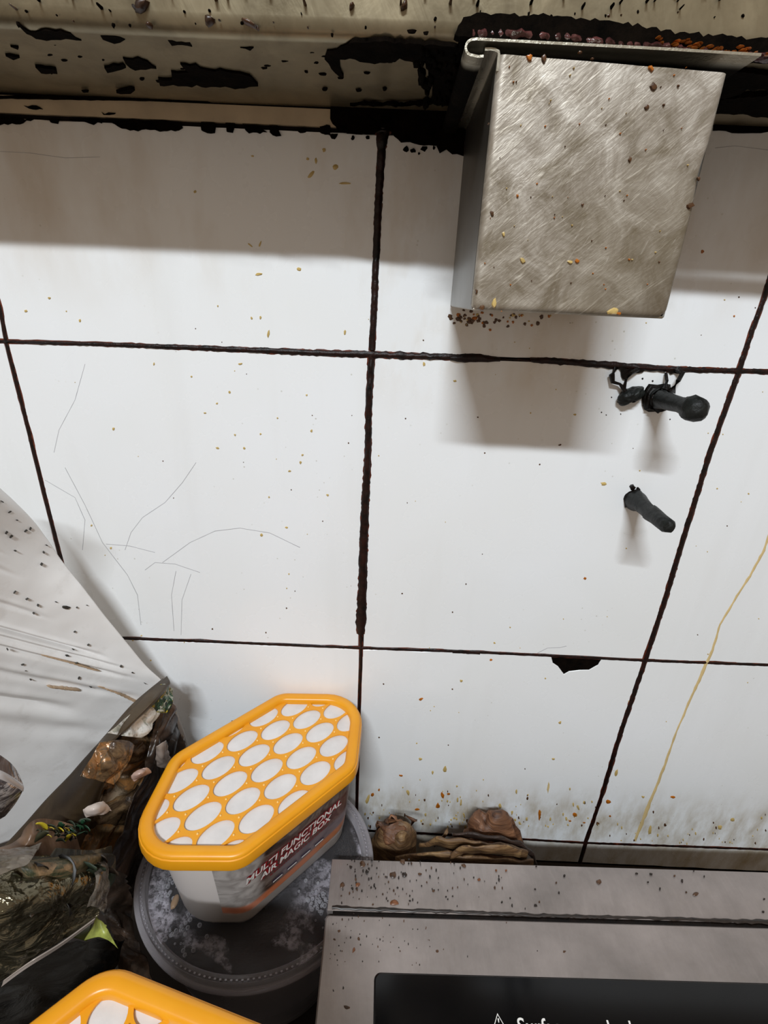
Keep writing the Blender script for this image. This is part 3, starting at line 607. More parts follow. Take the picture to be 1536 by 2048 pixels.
# fat specks on the steel
cs = Blobs(2, ZC, (0, 0, 1)); CS = [plain('speck_brown', (96, 66, 44), .4, var=.5, vs=300), plain('speck_dark', (46, 36, 30), .4, var=.4, vs=300), plain('speck_rust', (136, 84, 50), .4, var=.3, vs=300)]
for (x, y, a, b, mi) in [(250, 325, 32, 26, 0), (290, 323, 16, 20, 1), (283, 278, 20, 22, 0), (305, 272, 10, 8, 1), (145, 288, 22, 26, 0), (160, 315, 14, 18, 1), (130, 358, 16, 20, 2), (75, 360, 20, 22, 0), (105, 298, 12, 12, 1), (255, 420, 36, 24, 2), (343, 322, 18, 8, 0), (493, 292, 22, 12, 0), (545, 340, 12, 12, 2), (604, 310, 8, 10, 2), (638, 310, 8, 10, 2), (742, 296, 8, 6, 1), (738, 374, 10, 6, 1), (838, 328, 10, 12, 1), (810, 352, 8, 8, 0), (956, 349, 22, 20, 0), (1086, 320, 12, 8, 1), (1135, 322, 14, 8, 1), (1125, 350, 8, 6, 1), (1166, 373, 6, 16, 1), (1216, 328, 8, 8, 0), (1242, 345, 8, 16, 1), (1289, 391, 24, 14, 0), (1256, 385, 8, 8, 0), (1282, 312, 6, 6, 1), (1318, 330, 6, 8, 1), (1520, 452, 12, 10, 1), (1524, 408, 8, 8, 1), (740, 430, 14, 12, 1), (624, 418, 8, 10, 1), (652, 405, 6, 8, 1), (460, 286, 6, 6, 1), (388, 380, 10, 10, 0), (366, 350, 6, 8, 0), (406, 335, 6, 8, 1), (432, 400, 8, 6, 1), (455, 398, 6, 6, 1), (308, 414, 10, 6, 1),
                         (65, 518, 12, 12, 0), (50, 547, 12, 10, 0), (133, 545, 12, 16, 0), (116, 582, 12, 30, 2), (115, 458, 6, 8, 1), (335, 512, 5, 6, 1), (363, 507, 4, 14, 0), (290, 552, 4, 5, 1), (402, 587, 14, 16, 0), (506, 605, 4, 10, 1), (216, 552, 4, 5, 1), (331, 576, 4, 4, 1), (745, 586, 5, 4, 1), (838, 588, 14, 10, 0), (92, 780, 28, 18, 0), (80, 712, 6, 14, 1), (46, 722, 5, 12, 1)]:
    cs.spot(640+x*.5833, 1560+y*.5833, a*.5, b*.5, rnd, rnd.uniform(-.4, .4), .0004, mi)
for k in range(110):
    u = 672+abs(rnd.gauss(0, 160)); v = rnd.uniform(1718, 1808); s = rnd.uniform(1.5, 4); 
    if u < 1530: cs.spot(u, v+(u-670)*.028, s, s*rnd.uniform(1, 2.5), rnd, 0, .0003, rnd.choice([0, 1, 1]), 6)
for k in range(50):
    u = 660+abs(rnd.gauss(0, 120)); v = rnd.uniform(1832, 1930); s = rnd.uniform(1.5, 3.5)
    if u < 1500: cs.spot(u, v+(u-660)*.02, s, s*rnd.uniform(1, 2.5), rnd, 0, .0003, rnd.choice([0, 1, 1]), 6)
cs.strip([(664, 1814), (760, 1819), (900, 1823), (1060, 1830), (1300, 1836), (1540, 1844)], [7, 8, 6, 7, 6, 8], .0005, rnd, .5, 9, 1)
x_ = cs.build('fat_specks', CS, ck); x_.parent = None; bpy.context.view_layer.update(); mw = ck.matrix_world.inverted(); x_.data.transform(mw); x_.parent = ck

# ============================================================ clear plastic tub of dark liquid under the lower yellow lid
tc = Vector((-.0630, -.0712, 0)); SX, SY, DZT = 1.053, .925, -.0155
tub = tag(empty('plastic_tub', (tc.x, tc.y, -.425)), 'round clear plastic tub of dark foamy liquid beneath the perforated box', 'tub')
t = M('clear_plastic', rough=.08, color=srgb(205, 200, 205)); lw = t.n('ShaderNodeLayerWeight'); lw.inputs[0].default_value = .35
t.clear(t.math('ADD', t.math('MULTIPLY', lw.outputs['Facing'], .55), .18), (.93, .92, .94, 1)); t.bump(t.noise(60, 3), .15, .001); CLR = t.m
t = M('clear_lid_sheet', rough=.06, color=srgb(190, 186, 190)); t.clear(.07, (.90, .89, .90, 1)); t.bump(t.noise(40, 4, .5, None, 1), .5, .002); CLS = t.m
def lathe(name, prof, mat, parent, n=96, base=0., wob=0.):
    V = []; Fc = []; k = len(prof)
    for i in range(n):
        a = i/n*2*math.pi
        for (r, z) in prof: V.append((r*math.cos(a)*SX, r*math.sin(a)*SY, z+(DZT if z > -.40 else 0)-base))
    for i in range(n):
        for j in range(k-1): Fc.append((i*k+j, ((i+1) % n)*k+j, ((i+1) % n)*k+j+1, i*k+j+1))
    return smooth_by_angle(mesh(name, V, Fc, mat, parent), 50)
B0 = -.425
lathe('tub_wall', [(.0, -.4246), (.050, -.4246), (.054, -.421), (.0600, -.37), (.0640, -.34), (.0665, -.330), (.0675, -.322), (.0690, -.320), (.0700, -.3135)], CLR, tub, base=B0)
lathe('lid_rim', [(.0700, -.3150), (.0735, -.3140), (.0740, -.3110), (.0740, -.3075), (.0728, -.3058), (.0712, -.3055), (.0704, -.3066), (.0696, -.3066), (.0690, -.3056), (.0676, -.3056), (.0668, -.3072), (.0660, -.3080)], CLR, tub, base=B0)
lathe('lid_sheet', [(.0660, -.3080), (.0640, -.3082), (.0400, -.3078), (.0, -.3078)], CLS, tub, base=B0)
V = []; Fc = []                                # ribs moulded round the lid edge
for i in range(150):
    a = i/150*2*math.pi; c_, s_ = math.cos(a), math.sin(a); tx_, ty_ = -s_*.0006, c_*.0006; b = len(V)
    for (r, z) in ((.0702, -.3052), (.0693, -.3052)):
        V += [((r*c_-tx_)*SX, (r*s_-ty_)*SY, z+DZT-B0), ((r*c_+tx_)*SX, (r*s_+ty_)*SY, z+DZT-B0)]
    V += [(.07*c_*SX, .07*s_*SY, -.3066+DZT-B0), (.0695*c_*SX, .0695*s_*SY, -.3066+DZT-B0)]
    Fc += [(b, b+1, b+3, b+2), (b, b+2, b+5, b+4), (b+1, b+4, b+5, b+3)]
tag(mesh('lid_ribs', V, Fc, plain('rib_plastic', (150, 146, 152), .2), tub), kind='stuff')
t = M('dark_broth', rough=.18); n_ = t.noise(45, 6, .65, None, .8); n2 = t.noise(260, 4, .7)
f_ = t.math('MULTIPLY', t.ramp(t.noise(26, 3, .5, None, .5), [(.50, 0.), (.57, 1.)]), t.ramp(n2, [(.42, 0.15), (.58, 1.)]))
X = t.xyz(); rad = t.n('ShaderNodeVectorMath'); rad.operation = 'LENGTH'; cmb = t.n('ShaderNodeCombineXYZ'); t.l(X[0], cmb.inputs[0]); t.l(X[1], cmb.inputs[1]); t.l(cmb.outputs[0], rad.inputs[0])
edge = t.ramp(rad.outputs['Value'], [(.028, .10), (.058, 1.)]); edge_n = t.math('MULTIPLY', f_, edge)
t.base(t.mix(edge_n, t.ramp(n_, [(.35, srgb(9, 8, 7)), (.75, srgb(34, 30, 28))]), srgb(190, 186, 194))); t.rough(t.ramp(edge_n, [(0., .15), (1., .6)])); t.bump(t.math('ADD', n2, n_), .5, .0015)
V = [(0, 0, -.3155+DZT-B0)]; Fc = []; n = 72; rings = 26
for j in range(1, rings+1):
    for i in range(n):
        a = i/n*2*math.pi; r = .0668*j/rings; V.append((r*math.cos(a)*SX, r*math.sin(a)*SY, -.3155+DZT-B0+.0022*noise.noise(Vector((r*math.cos(a)*60, r*math.sin(a)*60, 3)))+.0015*(j/rings)**4))
for i in range(n): Fc.append((0, 1+i, 1+(i+1) % n))
for j in range(rings-1):
    for i in range(n): a = 1+j*n; Fc.append((a+i, a+n+i, a+n+(i+1) % n, a+(i+1) % n))
tag(mesh('liquid_surface', V, Fc, t.m, tub, True), 'dark liquid with greyish foam')
lathe('liquid_body', [(.0, -.4238), (.049, -.4238), (.053, -.420), (.0590, -.37), (.0628, -.34), (.0652, -.330), (.0662, -.3165)], plain('dark_liquid', (44, 38, 34), .3, var=.4), tub, base=B0)
rb = random.Random(8); V = []; Fc = []
def small_ball(c, r, V, Fc, n=8, m_=5):
    b = len(V)
    for j in range(m_+1):
        for i in range(n):
            th = math.pi*j/m_; ph = 2*math.pi*i/n; V.append((c[0]+r*math.sin(th)*math.cos(ph), c[1]+r*math.sin(th)*math.sin(ph), c[2]+r*math.cos(th)))
    for j in range(m_):
        for i in range(n): Fc.append((b+j*n+i, b+(j+1)*n+i, b+(j+1)*n+(i+1) % n, b+j*n+(i+1) % n))
for k in range(170):
    if k < 60: u, v = rb.gauss(640, 16), rb.gauss(1800, 22)
    elif k < 120: u, v = rb.gauss(325, 12), rb.gauss(1775, 26)
    else: u, v = rb.gauss(365, 30), rb.gauss(1880, 30)
    p = at(u, v, 2, -.314+DZT)-Vector((tc.x, tc.y, B0)); 
    if math.hypot(p.x/SX, p.y/SY) < .064: small_ball((p.x, p.y, p.z), rb.uniform(.0005, .0015), V, Fc)
tb_ = M('bubble', rough=.05, color=srgb(200, 200, 205)); lw = tb_.n('ShaderNodeLayerWeight'); lw.inputs[0].default_value = .5; tb_.clear(tb_.math('ADD', lw.outputs['Facing'], .08))
tag(mesh('foam_bubbles', V, Fc, tb_.m, tub, True), kind='stuff')
bm = bmesh.new(); bmesh.ops.create_icosphere(bm, subdivisions=3, radius=1); p = at(350, 1803, 2, -.3128+DZT)-Vector((tc.x, tc.y, B0))
for v in bm.verts: v.co = Vector((v.co.x*.0022+p.x, v.co.y*.0042*(1+.2*noise.noise(v.co*2))+p.y, v.co.z*.0016+p.z))
frombm('floating_seed', bm, plain('seed_tan', (176, 142, 104), .5), tub, True)

# ============================================================ perforated dehumidifier boxes
def rhex(hl, tip, hw, off, rad, seg=8):
    """rounded stretched hexagon: half length of the long side hl, tip at tip, half width hw, moved inward by off"""
    P = [Vector((hl, hw)), Vector((-hl, hw)), Vector((-tip, 0)), Vector((-hl, -hw)), Vector((hl, -hw)), Vector((tip, 0))]
    n = 6; lines = []
    for i in range(n):
        a, b = P[i], P[(i+1) % n]; d = (b-a).normalized(); nn = Vector((-d.y, d.x)); lines.append((a+nn*off, d))
    Q = []
    for i in range(n):
        (p, d), (q, e) = lines[i-1], lines[i]; den = d.x*e.y-d.y*e.x; s = ((q-p).x*e.y-(q-p).y*e.x)/den; Q.append(p+d*s)
    out = []; rads = [rad[0], rad[0], rad[1], rad[0], rad[0], rad[1]]
    for i in range(n):
        c = Q[i]; a = (Q[i-1]-c).normalized(); b = (Q[(i+1) % n]-c).normalized(); h = math.acos(max(-1, min(1, a.dot(b))))/2; r = max(rads[i]-off, .0008)
        L_ = r/math.tan(h); cen = c+(a+b).normalized()*(r/math.sin(h)); p0 = c+a*L_-cen; p1 = c+b*L_-cen
        a0 = math.atan2(p0.y, p0.x); a1_ = math.atan2(p1.y, p1.x); da = (a1_-a0+math.pi) % (2*math.pi)-math.pi
        for k in range(seg+1): out.append(cen+Vector((math.cos(a0+da*k/seg), math.sin(a0+da*k/seg)))*r)
    return out
def loft(name, rings, mat, parent, caps=(False, False), ang=40):
    n = len(rings[0]); V = [p for r in rings for p in r]; Fc = []
    for j in range(len(rings)-1):
        for i in range(n): Fc.append((j*n+i, j*n+(i+1) % n, (j+1)*n+(i+1) % n, (j+1)*n+i))
    if caps[0]: Fc.append(tuple(range(n))[::-1])
    if caps[1]: Fc.append(tuple((len(rings)-1)*n+i for i in range(n)))
    o = mesh(name, V, Fc, mat, parent); return smooth_by_angle(o, ang)
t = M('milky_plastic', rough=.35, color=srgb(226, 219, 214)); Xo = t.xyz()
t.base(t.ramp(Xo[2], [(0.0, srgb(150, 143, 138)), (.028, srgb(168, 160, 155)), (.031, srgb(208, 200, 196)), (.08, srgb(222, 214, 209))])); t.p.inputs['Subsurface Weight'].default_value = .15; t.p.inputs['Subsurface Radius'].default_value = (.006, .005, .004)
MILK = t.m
def label_material():
    t = M('printed_label', rough=.32); uv = t.xyz(t.tc.outputs['UV'])
    U, Vv = uv[0], uv[1]; mp = t.map((1, .62, 1), src='UV')
    ph = t.noise(7, 5, .6, mp, 1.2)
    c = t.ramp(ph, [(.30, srgb(34, 26, 22)), (.42, srgb(70, 52, 42)), (.52, srgb(118, 104, 96)), (.60, srgb(88, 68, 54)), (.72, srgb(160, 148, 140))])
    left = band(t, U, -.2, .21, .03); c = t.mix(t.math('MULTIPLY', left, .85), c, t.ramp(t.noise(9, 4, .5, mp, 1), [(.4, srgb(146, 140, 136)), (.6, srgb(190, 184, 180))]))
    redb = t.math('MULTIPLY', band(t, Vv, .38, .78, .04), band(t, U, .22, .80, .05)); c = t.mix(t.math('MULTIPLY', redb, .6), c, srgb(92, 52, 48))
    gr_ = t.math('MULTIPLY', band(t, Vv, .16, .38, .05), band(t, U, .30, .86, .06)); c = t.mix(t.math('MULTIPLY', gr_, .65), c, srgb(120, 108, 116))
    # orange wave along the lower edge
    wv = t.math('ADD', Vv, t.math('MULTIPLY', t.math('SINE', t.math('MULTIPLY', U, 5.2)), .045))
    ob = band(t, wv, .04, .17, .03); c = t.mix(t.math('MULTIPLY', ob, .75), c, t.ramp(U, [(.2, srgb(206, 112, 66)), (.9, srgb(176, 112, 62))]))
    bt = band(t, wv, -.4, .03, .02); c = t.mix(t.math('MULTIPLY', bt, .85), c, srgb(168, 158, 154))
    # tan picture at the far end
    tan = t.math('MULTIPLY', band(t, U, .80, .93, .02), band(t, Vv, .38, .66, .06)); c = t.mix(t.math('MULTIPLY', tan, .8), c, srgb(176, 144, 100))
    t.base(c); return t.m
LAB = label_material()
def magic_box(label, loc, ang, tilt, hl, tip, hw, H, holes, with_label, tilt2=0.):
    root = tag(empty('dehumidifier_box', loc), label, 'storage box'); root.rotation_euler = (tilt, tilt2, ang); z = lambda q: q+H     # local z: 0 = bottom, H = top of rim
    R = (.017, .026); RB = (.026, .036)
    def ring(off, zz, bow=0, R=R): return [Vector((p.x, p.y, zz)) for p in rhex(hl, tip, hw, off, R)]
    prof = [(.0016, -.0098), (0, -.0096), (-.0003, -.0080), (.0002, -.0030), (.0003, -.0026), (.0009, -.0023), (.0010, -.0012), (.0018, -.0004), (.0034, 0), (.0066, -.0001), (.0076, -.0008), (.0083, -.0026), (.0083, -.0044), (.0020, -.0046), (.0016, -.0098)]
    loft('lid_rim', [ring(a, H+b) for a, b in prof], MT['yell'], root)
    # perforated plate
    bmp = bmesh.new(); P = ring(.0078, H-.0030); vs = [bmp.verts.new(p) for p in P]; f = bmp.faces.new(vs); r = bmesh.ops.extrude_face_region(bmp, geom=[f])
    for v in [q for q in r['geom'] if isinstance(q, bmesh.types.BMVert)]: v.co.z -= .0010
    plate = frombm('perforated_lid', bmp, MT['yell'], root)
    dx, dy, px_, py_, ra, rb_, skew = holes; bmc = bmesh.new(); n = 28; pips = []
    for i in range(-5, 6):
        for j in range(-5, 6):
            cx = px_+i*dx; cy = py_+(j+.5*(i % 2))*dy+skew*i
            if abs(cy) < hw-.003 and abs(cx) < hl+(tip-hl)*(1-abs(cy)/hw)-.001:
                lo = [bmc.verts.new((cx+ra*math.cos(2*math.pi*k/n), cy+rb_*math.sin(2*math.pi*k/n), H-.009)) for k in range(n)]
                hi = [bmc.verts.new((cx+ra*math.cos(2*math.pi*k/n), cy+rb_*math.sin(2*math.pi*k/n), H+.003)) for k in range(n)]
                for k in range(n): bmc.faces.new((lo[k], lo[(k+1) % n], hi[(k+1) % n], hi[k]))
                bmc.faces.new(lo[::-1]); bmc.faces.new(hi)
            for sx in (1/3., -1/3.):
                qx, qy = cx+sx*dx*2, cy+0*dy
                if abs(qy) < hw-.012 and abs(qx) < hl+(tip-hl)*(1-abs(qy)/hw)-.012: pips.append((qx, qy))
    cut = frombm('cutter', bmc, MT['yell'], None); cut.parent = root
    md = plate.modifiers.new('b', 'BOOLEAN'); md.operation = 'DIFFERENCE'; md.solver = 'EXACT'; md.object = cut
    bpy.context.view_layer.update(); dg = bpy.context.evaluated_depsgraph_get(); me = bpy.data.meshes.new_from_object(plate.evaluated_get(dg)); plate.modifiers.clear(); plate.data = me
    bpy.data.objects.remove(cut)
    for p_ in me.polygons: p_.use_smooth = False
    V = []; Fc = []
    for (a, b) in pips:
        small_ball((a, b, H-.0028), .0007, V, Fc, 8, 4)
    if V: tag(mesh('lid_pips', V, Fc, plain('pale_pip', (250, 206, 120), .3, var=.02), root, True), kind='stuff')
    P = ring(.0083, H-.0044); mesh('filter_sheet', P, [tuple(range(len(P)))], MT['lidwhite'], root)
    # body: tapered tub with rounded foot
    body = [(.0030, -.0050), (.0034, -.012), (.0034+(H-.012-.04)*.0066/(H-.018), -(H-.04)), (.0100, -(H-.006)), (.0115, -(H-.0018)), (.0145, -H)]
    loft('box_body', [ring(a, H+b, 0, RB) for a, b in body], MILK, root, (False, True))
    if with_label:
        # wrap from the near corner along the whole long side to the far corner
        def side(off, zz):
            P = [p.copy() for p in ring(off, zz, 0, RB)]; a, b = P[3*9-1], P[3*9]
            return P+[a.lerp(b, f) for f in (.55, .7, .85)]
        zt_, zb_ = H-.0100, .0150; nz = 8; full = [side(.0034+(H-.012-q)*.0066/(H-.018)-.0003, q) for q in np.linspace(zt_, zb_, nz)]
        S = 9      # vertices of corner 3 (-hl,-hw) and 4 (hl,-hw), closed by part of the tip
        idx = [6*S, 6*S+1, 6*S+2]+list(range(3*S, 5*S))+[5*S+k for k in range(3)]
        V = []; UV = []; base = full[0]; acc = [0.]
        for a, b in zip(idx[:-1], idx[1:]): acc.append(acc[-1]+(full[0][b]-full[0][a]).length)
        for j in range(nz):
            for q, i in enumerate(idx): V.append(full[j][i]); UV.append((acc[q]/acc[-1], 1-j/(nz-1)))
        m_ = len(idx); Fc = [(j*m_+q, (j+1)*m_+q, (j+1)*m_+q+1, j*m_+q+1) for j in range(nz-1) for q in range(m_-1)]
        lo = mesh('paper_label', V, Fc, LAB, root, True); uvl = lo.data.uv_layers.new(name='UVMap')
        for li, lp in enumerate(lo.data.loops): uvl.data[li].uv = UV[lp.vertex_index]
        # printing lies on the long side
        def face(x, zz, lift=.0005):
            off = .0034+(H-.012-zz)*.0066/(H-.018)-.0003
            return (x, -(hw-off)-lift, zz)
        for (body_, xa, xb, zb2, cap) in (('MULTI FUNCTIONAL', -.0368, .0315, .0490, .0056), ('AIR MAGIC BOX', -.0278, .0238, .0412, .0056)):
            for (nm, mt_, bold, lift) in (('label_outline', MT['red_print'], .00130, .00045), ('label_lettering', MT['white_print'], .00022, .0006)):
                def fn(x, y, W, xa=xa, xb=xb, zb2=zb2, lift=lift):
                    u_ = (x-W[0])/(W[1]-W[0]); return face(xa+(xb-xa)*u_, zb2+y+.0022*u_, lift)
                text_mesh(nm, body_, cap/.70, mt_, root, fn, bold*.75, .12)
        V = []; Fc = []
        def quad(xa, xb, za, zb2, lift):
            b = len(V); V.extend([face(xa, za, lift), face(xb, za, lift), face(xb, zb2, lift), face(xa, zb2, lift)]); Fc.append((b, b+1, b+2, b+3))
        for xx in (-.016, -.0056, .0048, .0152): quad(xx-.0036, xx+.0036, .0266, .0292, .0005)
        mesh('label_dashes', V, Fc, plain('dash_dark', (58, 44, 70), .4), root); V = []; Fc = []
        for xx in (-.016, -.0056, .0048, .0152): quad(xx-.0033, xx+.0033, .0269, .0280, .0007)
        mesh('label_dash_lights', V, Fc, MT['white_print'], root); V = []; Fc = []
        for k in range(34):
            xx = -.0215+k*.00125+random.Random(k).uniform(-.0003, .0003); quad(xx, xx+.0008, .0366+k*.00004, .0384+k*.00004, .0005)
        tag(mesh('label_fine_print', V, Fc, plain('dull_red_print', (120, 40, 44), .5), root), kind='stuff')
    return root
magic_box('yellow lidded perforated box on the clear tub, its printed label in view', (-.0575, -.0610, -.3215), math.radians(45.5), 0, .0405, .0865, .0432, .0815,
          (.02105, .01488, -.00068, -.00506, .0107, .0068, .00054), True)

ex2 = math.radians(-13.5)
cp = at(240, 1938, 2, -.20); hl2, hw2 = .040, .0415; 
offc = Vector((math.cos(ex2), math.sin(ex2), 0))*(-hl2)+Vector((-math.sin(ex2), math.cos(ex2), 0))*hw2
c2 = Vector((cp.x, cp.y, 0))-offc*1.02+(at(240, 1941, 2, -.20)-at(266, 1971, 2, -.20)); 
h0 = at(215, 2037, 2, -.2035)-c2; lx = h0.x*math.cos(ex2)+h0.y*math.sin(ex2); ly = -h0.x*math.sin(ex2)+h0.y*math.cos(ex2)
dx2, dy2 = .0129, .0149; i0 = -3; j0 = 2
magic_box('second yellow lidded perforated box, cut off by the bottom edge of the picture', (c2.x, c2.y, -.265), ex2, 0, hl2, .0660, hw2, .0650,
          (dx2, dy2, lx-i0*dx2, ly-(j0+.5*(i0 % 2))*dy2, .00655, .00655, 0), False)

# ============================================================ dry scraps in the gap behind the cooker
def lump(name, label, cat, c, rad, seed, mats, stretch_noise=.3, crease=0., rot=0., sub=4):
    bm = bmesh.new(); bmesh.ops.create_icosphere(bm, subdivisions=sub, radius=1)
    for v in bm.verts:
        p = v.co.copy(); s = 1+stretch_noise*noise.noise(p*1.5+Vector((seed, 0, 0)))+stretch_noise*.35*noise.noise(p*4+Vector((0, seed, 0)))
        if crease: s -= crease*max(0, 1-abs(math.sin(p.x*4+p.z*2+seed)+.3*p.y)*3)
        q = Vector((p.x*rad[0]*s, p.y*rad[1]*s, p.z*rad[2]*s)); q.rotate(Matrix.Rotation(rot, 3, 'Y').to_quaternion()); v.co = q
    lowest = min(v.co.z for v in bm.verts)
    o = frombm(name, bm, mats, None, True); o.location = c; return tag(o, label, cat)
def husk_mat(name, a, b, c_, wavy=(40, 40, 260)):
    t = M(name, rough=.55); n_ = t.noise(1, 5, .6, t.map(wavy), .7)
    t.base(t.ramp(n_, [(.3, srgb(*a)), (.5, srgb(*b)), (.72, srgb(*c_))])); t.bump(n_, .7, .002); return t.m
HM = husk_mat('dry_husk', (62, 42, 24), (104, 76, 48), (158, 126, 84), (60, 60, 300)); HB_ = husk_mat('brown_cap', (58, 34, 22), (108, 72, 48), (160, 112, 78)); DK = husk_mat('dark_leaf', (24, 15, 12), (46, 30, 22), (72, 50, 36), (40, 40, 300))
pw = lump('onion_bulb', 'shrivelled brown bulb in the gap behind the cooker, nearest the tub', 'food scrap', Vector((.0285, -.030, -.381)), (.0200, .015, .044), 2.3, HM, .25, .05, 0.12)
# neck of the bulb
p0 = at(790, 1665, 1, -.030)
bm = bmesh.new(); bmesh.ops.create_icosphere(bm, subdivisions=4, radius=1)
for v in bm.verts:
    p = v.co.copy(); s = 1+.35*noise.noise(p*1.8+Vector((9, 0, 0)))+.15*noise.noise(p*5); v.co = Vector((p.x*.012*s, p.y*.009*s, p.z*.010*s))+p0-pw.location
frombm('bulb_neck', bm, HB_, pw, True)
for k, (u, v, a) in enumerate([(790, 1640, .006), (825, 1642, .006), (760, 1652, .006)]):
    p = at(u, v, 1, -.034)-pw.location; r5 = random.Random(k); V = [p+Vector((r5.uniform(-.3, .3)*a, 0, 0))+Vector((math.cos(t_)*a*.6*(1+.5*r5.uniform(-1, 1)), -.002*math.sin(t_*2), math.sin(t_)*a*.5*(1+.5*r5.uniform(-1, 1)))) for t_ in np.linspace(0, 2*math.pi, 9)[:-1]]
    V2 = [q+Vector((0, .0012, 0)) for q in V]; n = 8
    mesh('husk_tip', V+V2, [tuple(range(n)), tuple(range(2*n-1, n-1, -1))]+[(i, n+i, n+(i+1) % n, (i+1) % n) for i in range(n)], HB_, pw, True)
lump('mushroom_cap', 'brown two lobed mushroom cap behind the cooker', 'food scrap', Vector((.1105, -.024, -.377)), (.0260, .014, .046), 5.1, HB_, .18, .22, -.15)
def leafstrip(name, label, cat, P, W, mat, y, th=.0016, seed=0, parent=None):
    pts = [at(u, v, 1, yy) for (u, v), yy in zip(P, y)]; up = Vector((0, -.35, 1)).normalized(); V = []; n = len(pts); K = 5; base = sum(pts, Vector())/n
    FI = [];  m_ = 30; PT = []
    for i in range(m_+1):
        t_ = i/m_*(n-1); k = min(int(t_), n-2); f = t_-k; f2 = f*f*(3-2*f); PT.append((pts[k].lerp(pts[k+1], f), W[k]+(W[k+1]-W[k])*f2))
    for side in (0, 1):
        for i, (p, w_) in enumerate(PT):
            for j in range(K):
                a = (j/(K-1)-.5); nz_ = noise.noise(p*90+Vector((seed, j*.6, 0)))
                V.append(p+up*(a*w_*(1+.3*nz_))+Vector((0, .0025*nz_-.002*math.cos(a*math.pi)+side*th, 0))-base)
    S_ = (m_+1)*K
    for s in (0, 1):
        for i in range(m_):
            for j in range(K-1):
                a = s*S_+i*K+j; q = (a, a+1, a+K+1, a+K); FI.append(q if s else q[::-1])
    for i in range(m_):
        for j in (0, K-1): a = i*K+j; FI.append((a, a+K, a+K+S_, a+S_))
    for j in range(K-1):
        for i in (0, m_): a = i*K+j; FI.append((a, a+1, a+1+S_, a+S_))
    o = mesh(name, V, FI, mat, parent, True); o.location = base
    bm = bmesh.new(); bm.from_mesh(o.data); bmesh.ops.recalc_face_normals(bm, faces=bm.faces[:]); bm.to_mesh(o.data); bm.free()
    return tag(o, label, cat)
leafstrip('dried_leaf', 'dark brown dried leaf draped across the mushroom cap', 'food scrap', [(905, 1668), (950, 1672), (1000, 1680), (1040, 1692), (1066, 1712), (1074, 1730)], [.006, .013, .013, .009, .007, .003], DK, [-.042, -.044, -.044, -.043, -.042, -.04], seed=2)
leafstrip('dried_husk', 'papery tan husk lying between the bulb and the mushroom cap', 'food scrap', [(838, 1690), (880, 1686), (930, 1694), (990, 1700), (1050, 1712)], [.006, .022, .028, .028, .020], HM, [-.046, -.05, -.05, -.05, -.048], seed=7)
leafstrip('dried_husk', 'low crumpled tan husk along the back edge of the cooker', 'food scrap', [(790, 1722), (860, 1712), (930, 1722), (1000, 1726), (1064, 1730)], [.010, .02, .022, .02, .012], HM, [-.052, -.056, -.058, -.056, -.054], seed=11)
leafstrip('dried_peel', 'small pointed tan peel standing against the lower joint', 'food scrap', [(868, 1688), (886, 1674), (896, 1662)], [.008, .012, .002], HM, [-.036, -.036, -.036], .001, 3)
leafstrip('dried_peel', 'pale streaked peel hiding under the dark leaf', 'food scrap', [(900, 1712), (935, 1700), (990, 1702), (1040, 1706)], [.010, .016, .018, .010], HM, [-.062, -.062, -.062, -.060], .001, 15)

# ============================================================ bags at the left
def catmull(P, n):
    out = []; k = len(P)
    for i in range(n):
        t_ = i/(n-1)*(k-1); a = min(int(t_), k-2); f = t_-a
        p0, p1, p2, p3 = P[max(a-1, 0)], P[a], P[a+1], P[min(a+2, k-1)]
        out.append(.5*((2*p1)+(-p0+p2)*f+(2*p0-5*p1+4*p2-p3)*f*f+(-p0+3*p1-3*p2+p3)*f**3))
    return out
def surf(name, net, nu, nv, mat, parent, disp=None, th=.0004, flat=False, ang=45):
    net = [[np.array(p) for p in r] for r in net]; A_ = [catmull(r, nu) for r in net]; cols_ = [catmull([A_[i][j] for i in range(len(net))], nv) for j in range(nu)]
    G = [[Vector(cols_[j][i]) for j in range(nu)] for i in range(nv)]; base = Vector(parent.location) if parent else Vector()
    V = []
    for i in range(nv):
        for j in range(nu):
            a = G[i][min(j+1, nu-1)]-G[i][max(j-1, 0)]; b = G[min(i+1, nv-1)][j]-G[max(i-1, 0)][j]; nn = a.cross(b).normalized()
            if nn.dot(CC-G[i][j]) < 0: nn = -nn
            p = G[i][j]
            if disp: p = p+nn*disp(i/(nv-1), j/(nu-1), p)
            V.append(p-base)
    Fc = [(i*nu+j, i*nu+j+1, (i+1)*nu+j+1, (i+1)*nu+j) for i in range(nv-1) for j in range(nu-1)]
    o = mesh(name, V, Fc, mat, parent)
    md = o.modifiers.new('s', 'SOLIDIFY'); md.thickness = th; md.offset = -1
    if not flat: smooth_by_angle(o, ang)
    return o
A3 = lambda u, v, y: tuple(at(u, v, 1, y))
Z3 = lambda u, v, z: tuple(at(u, v, 2, z))
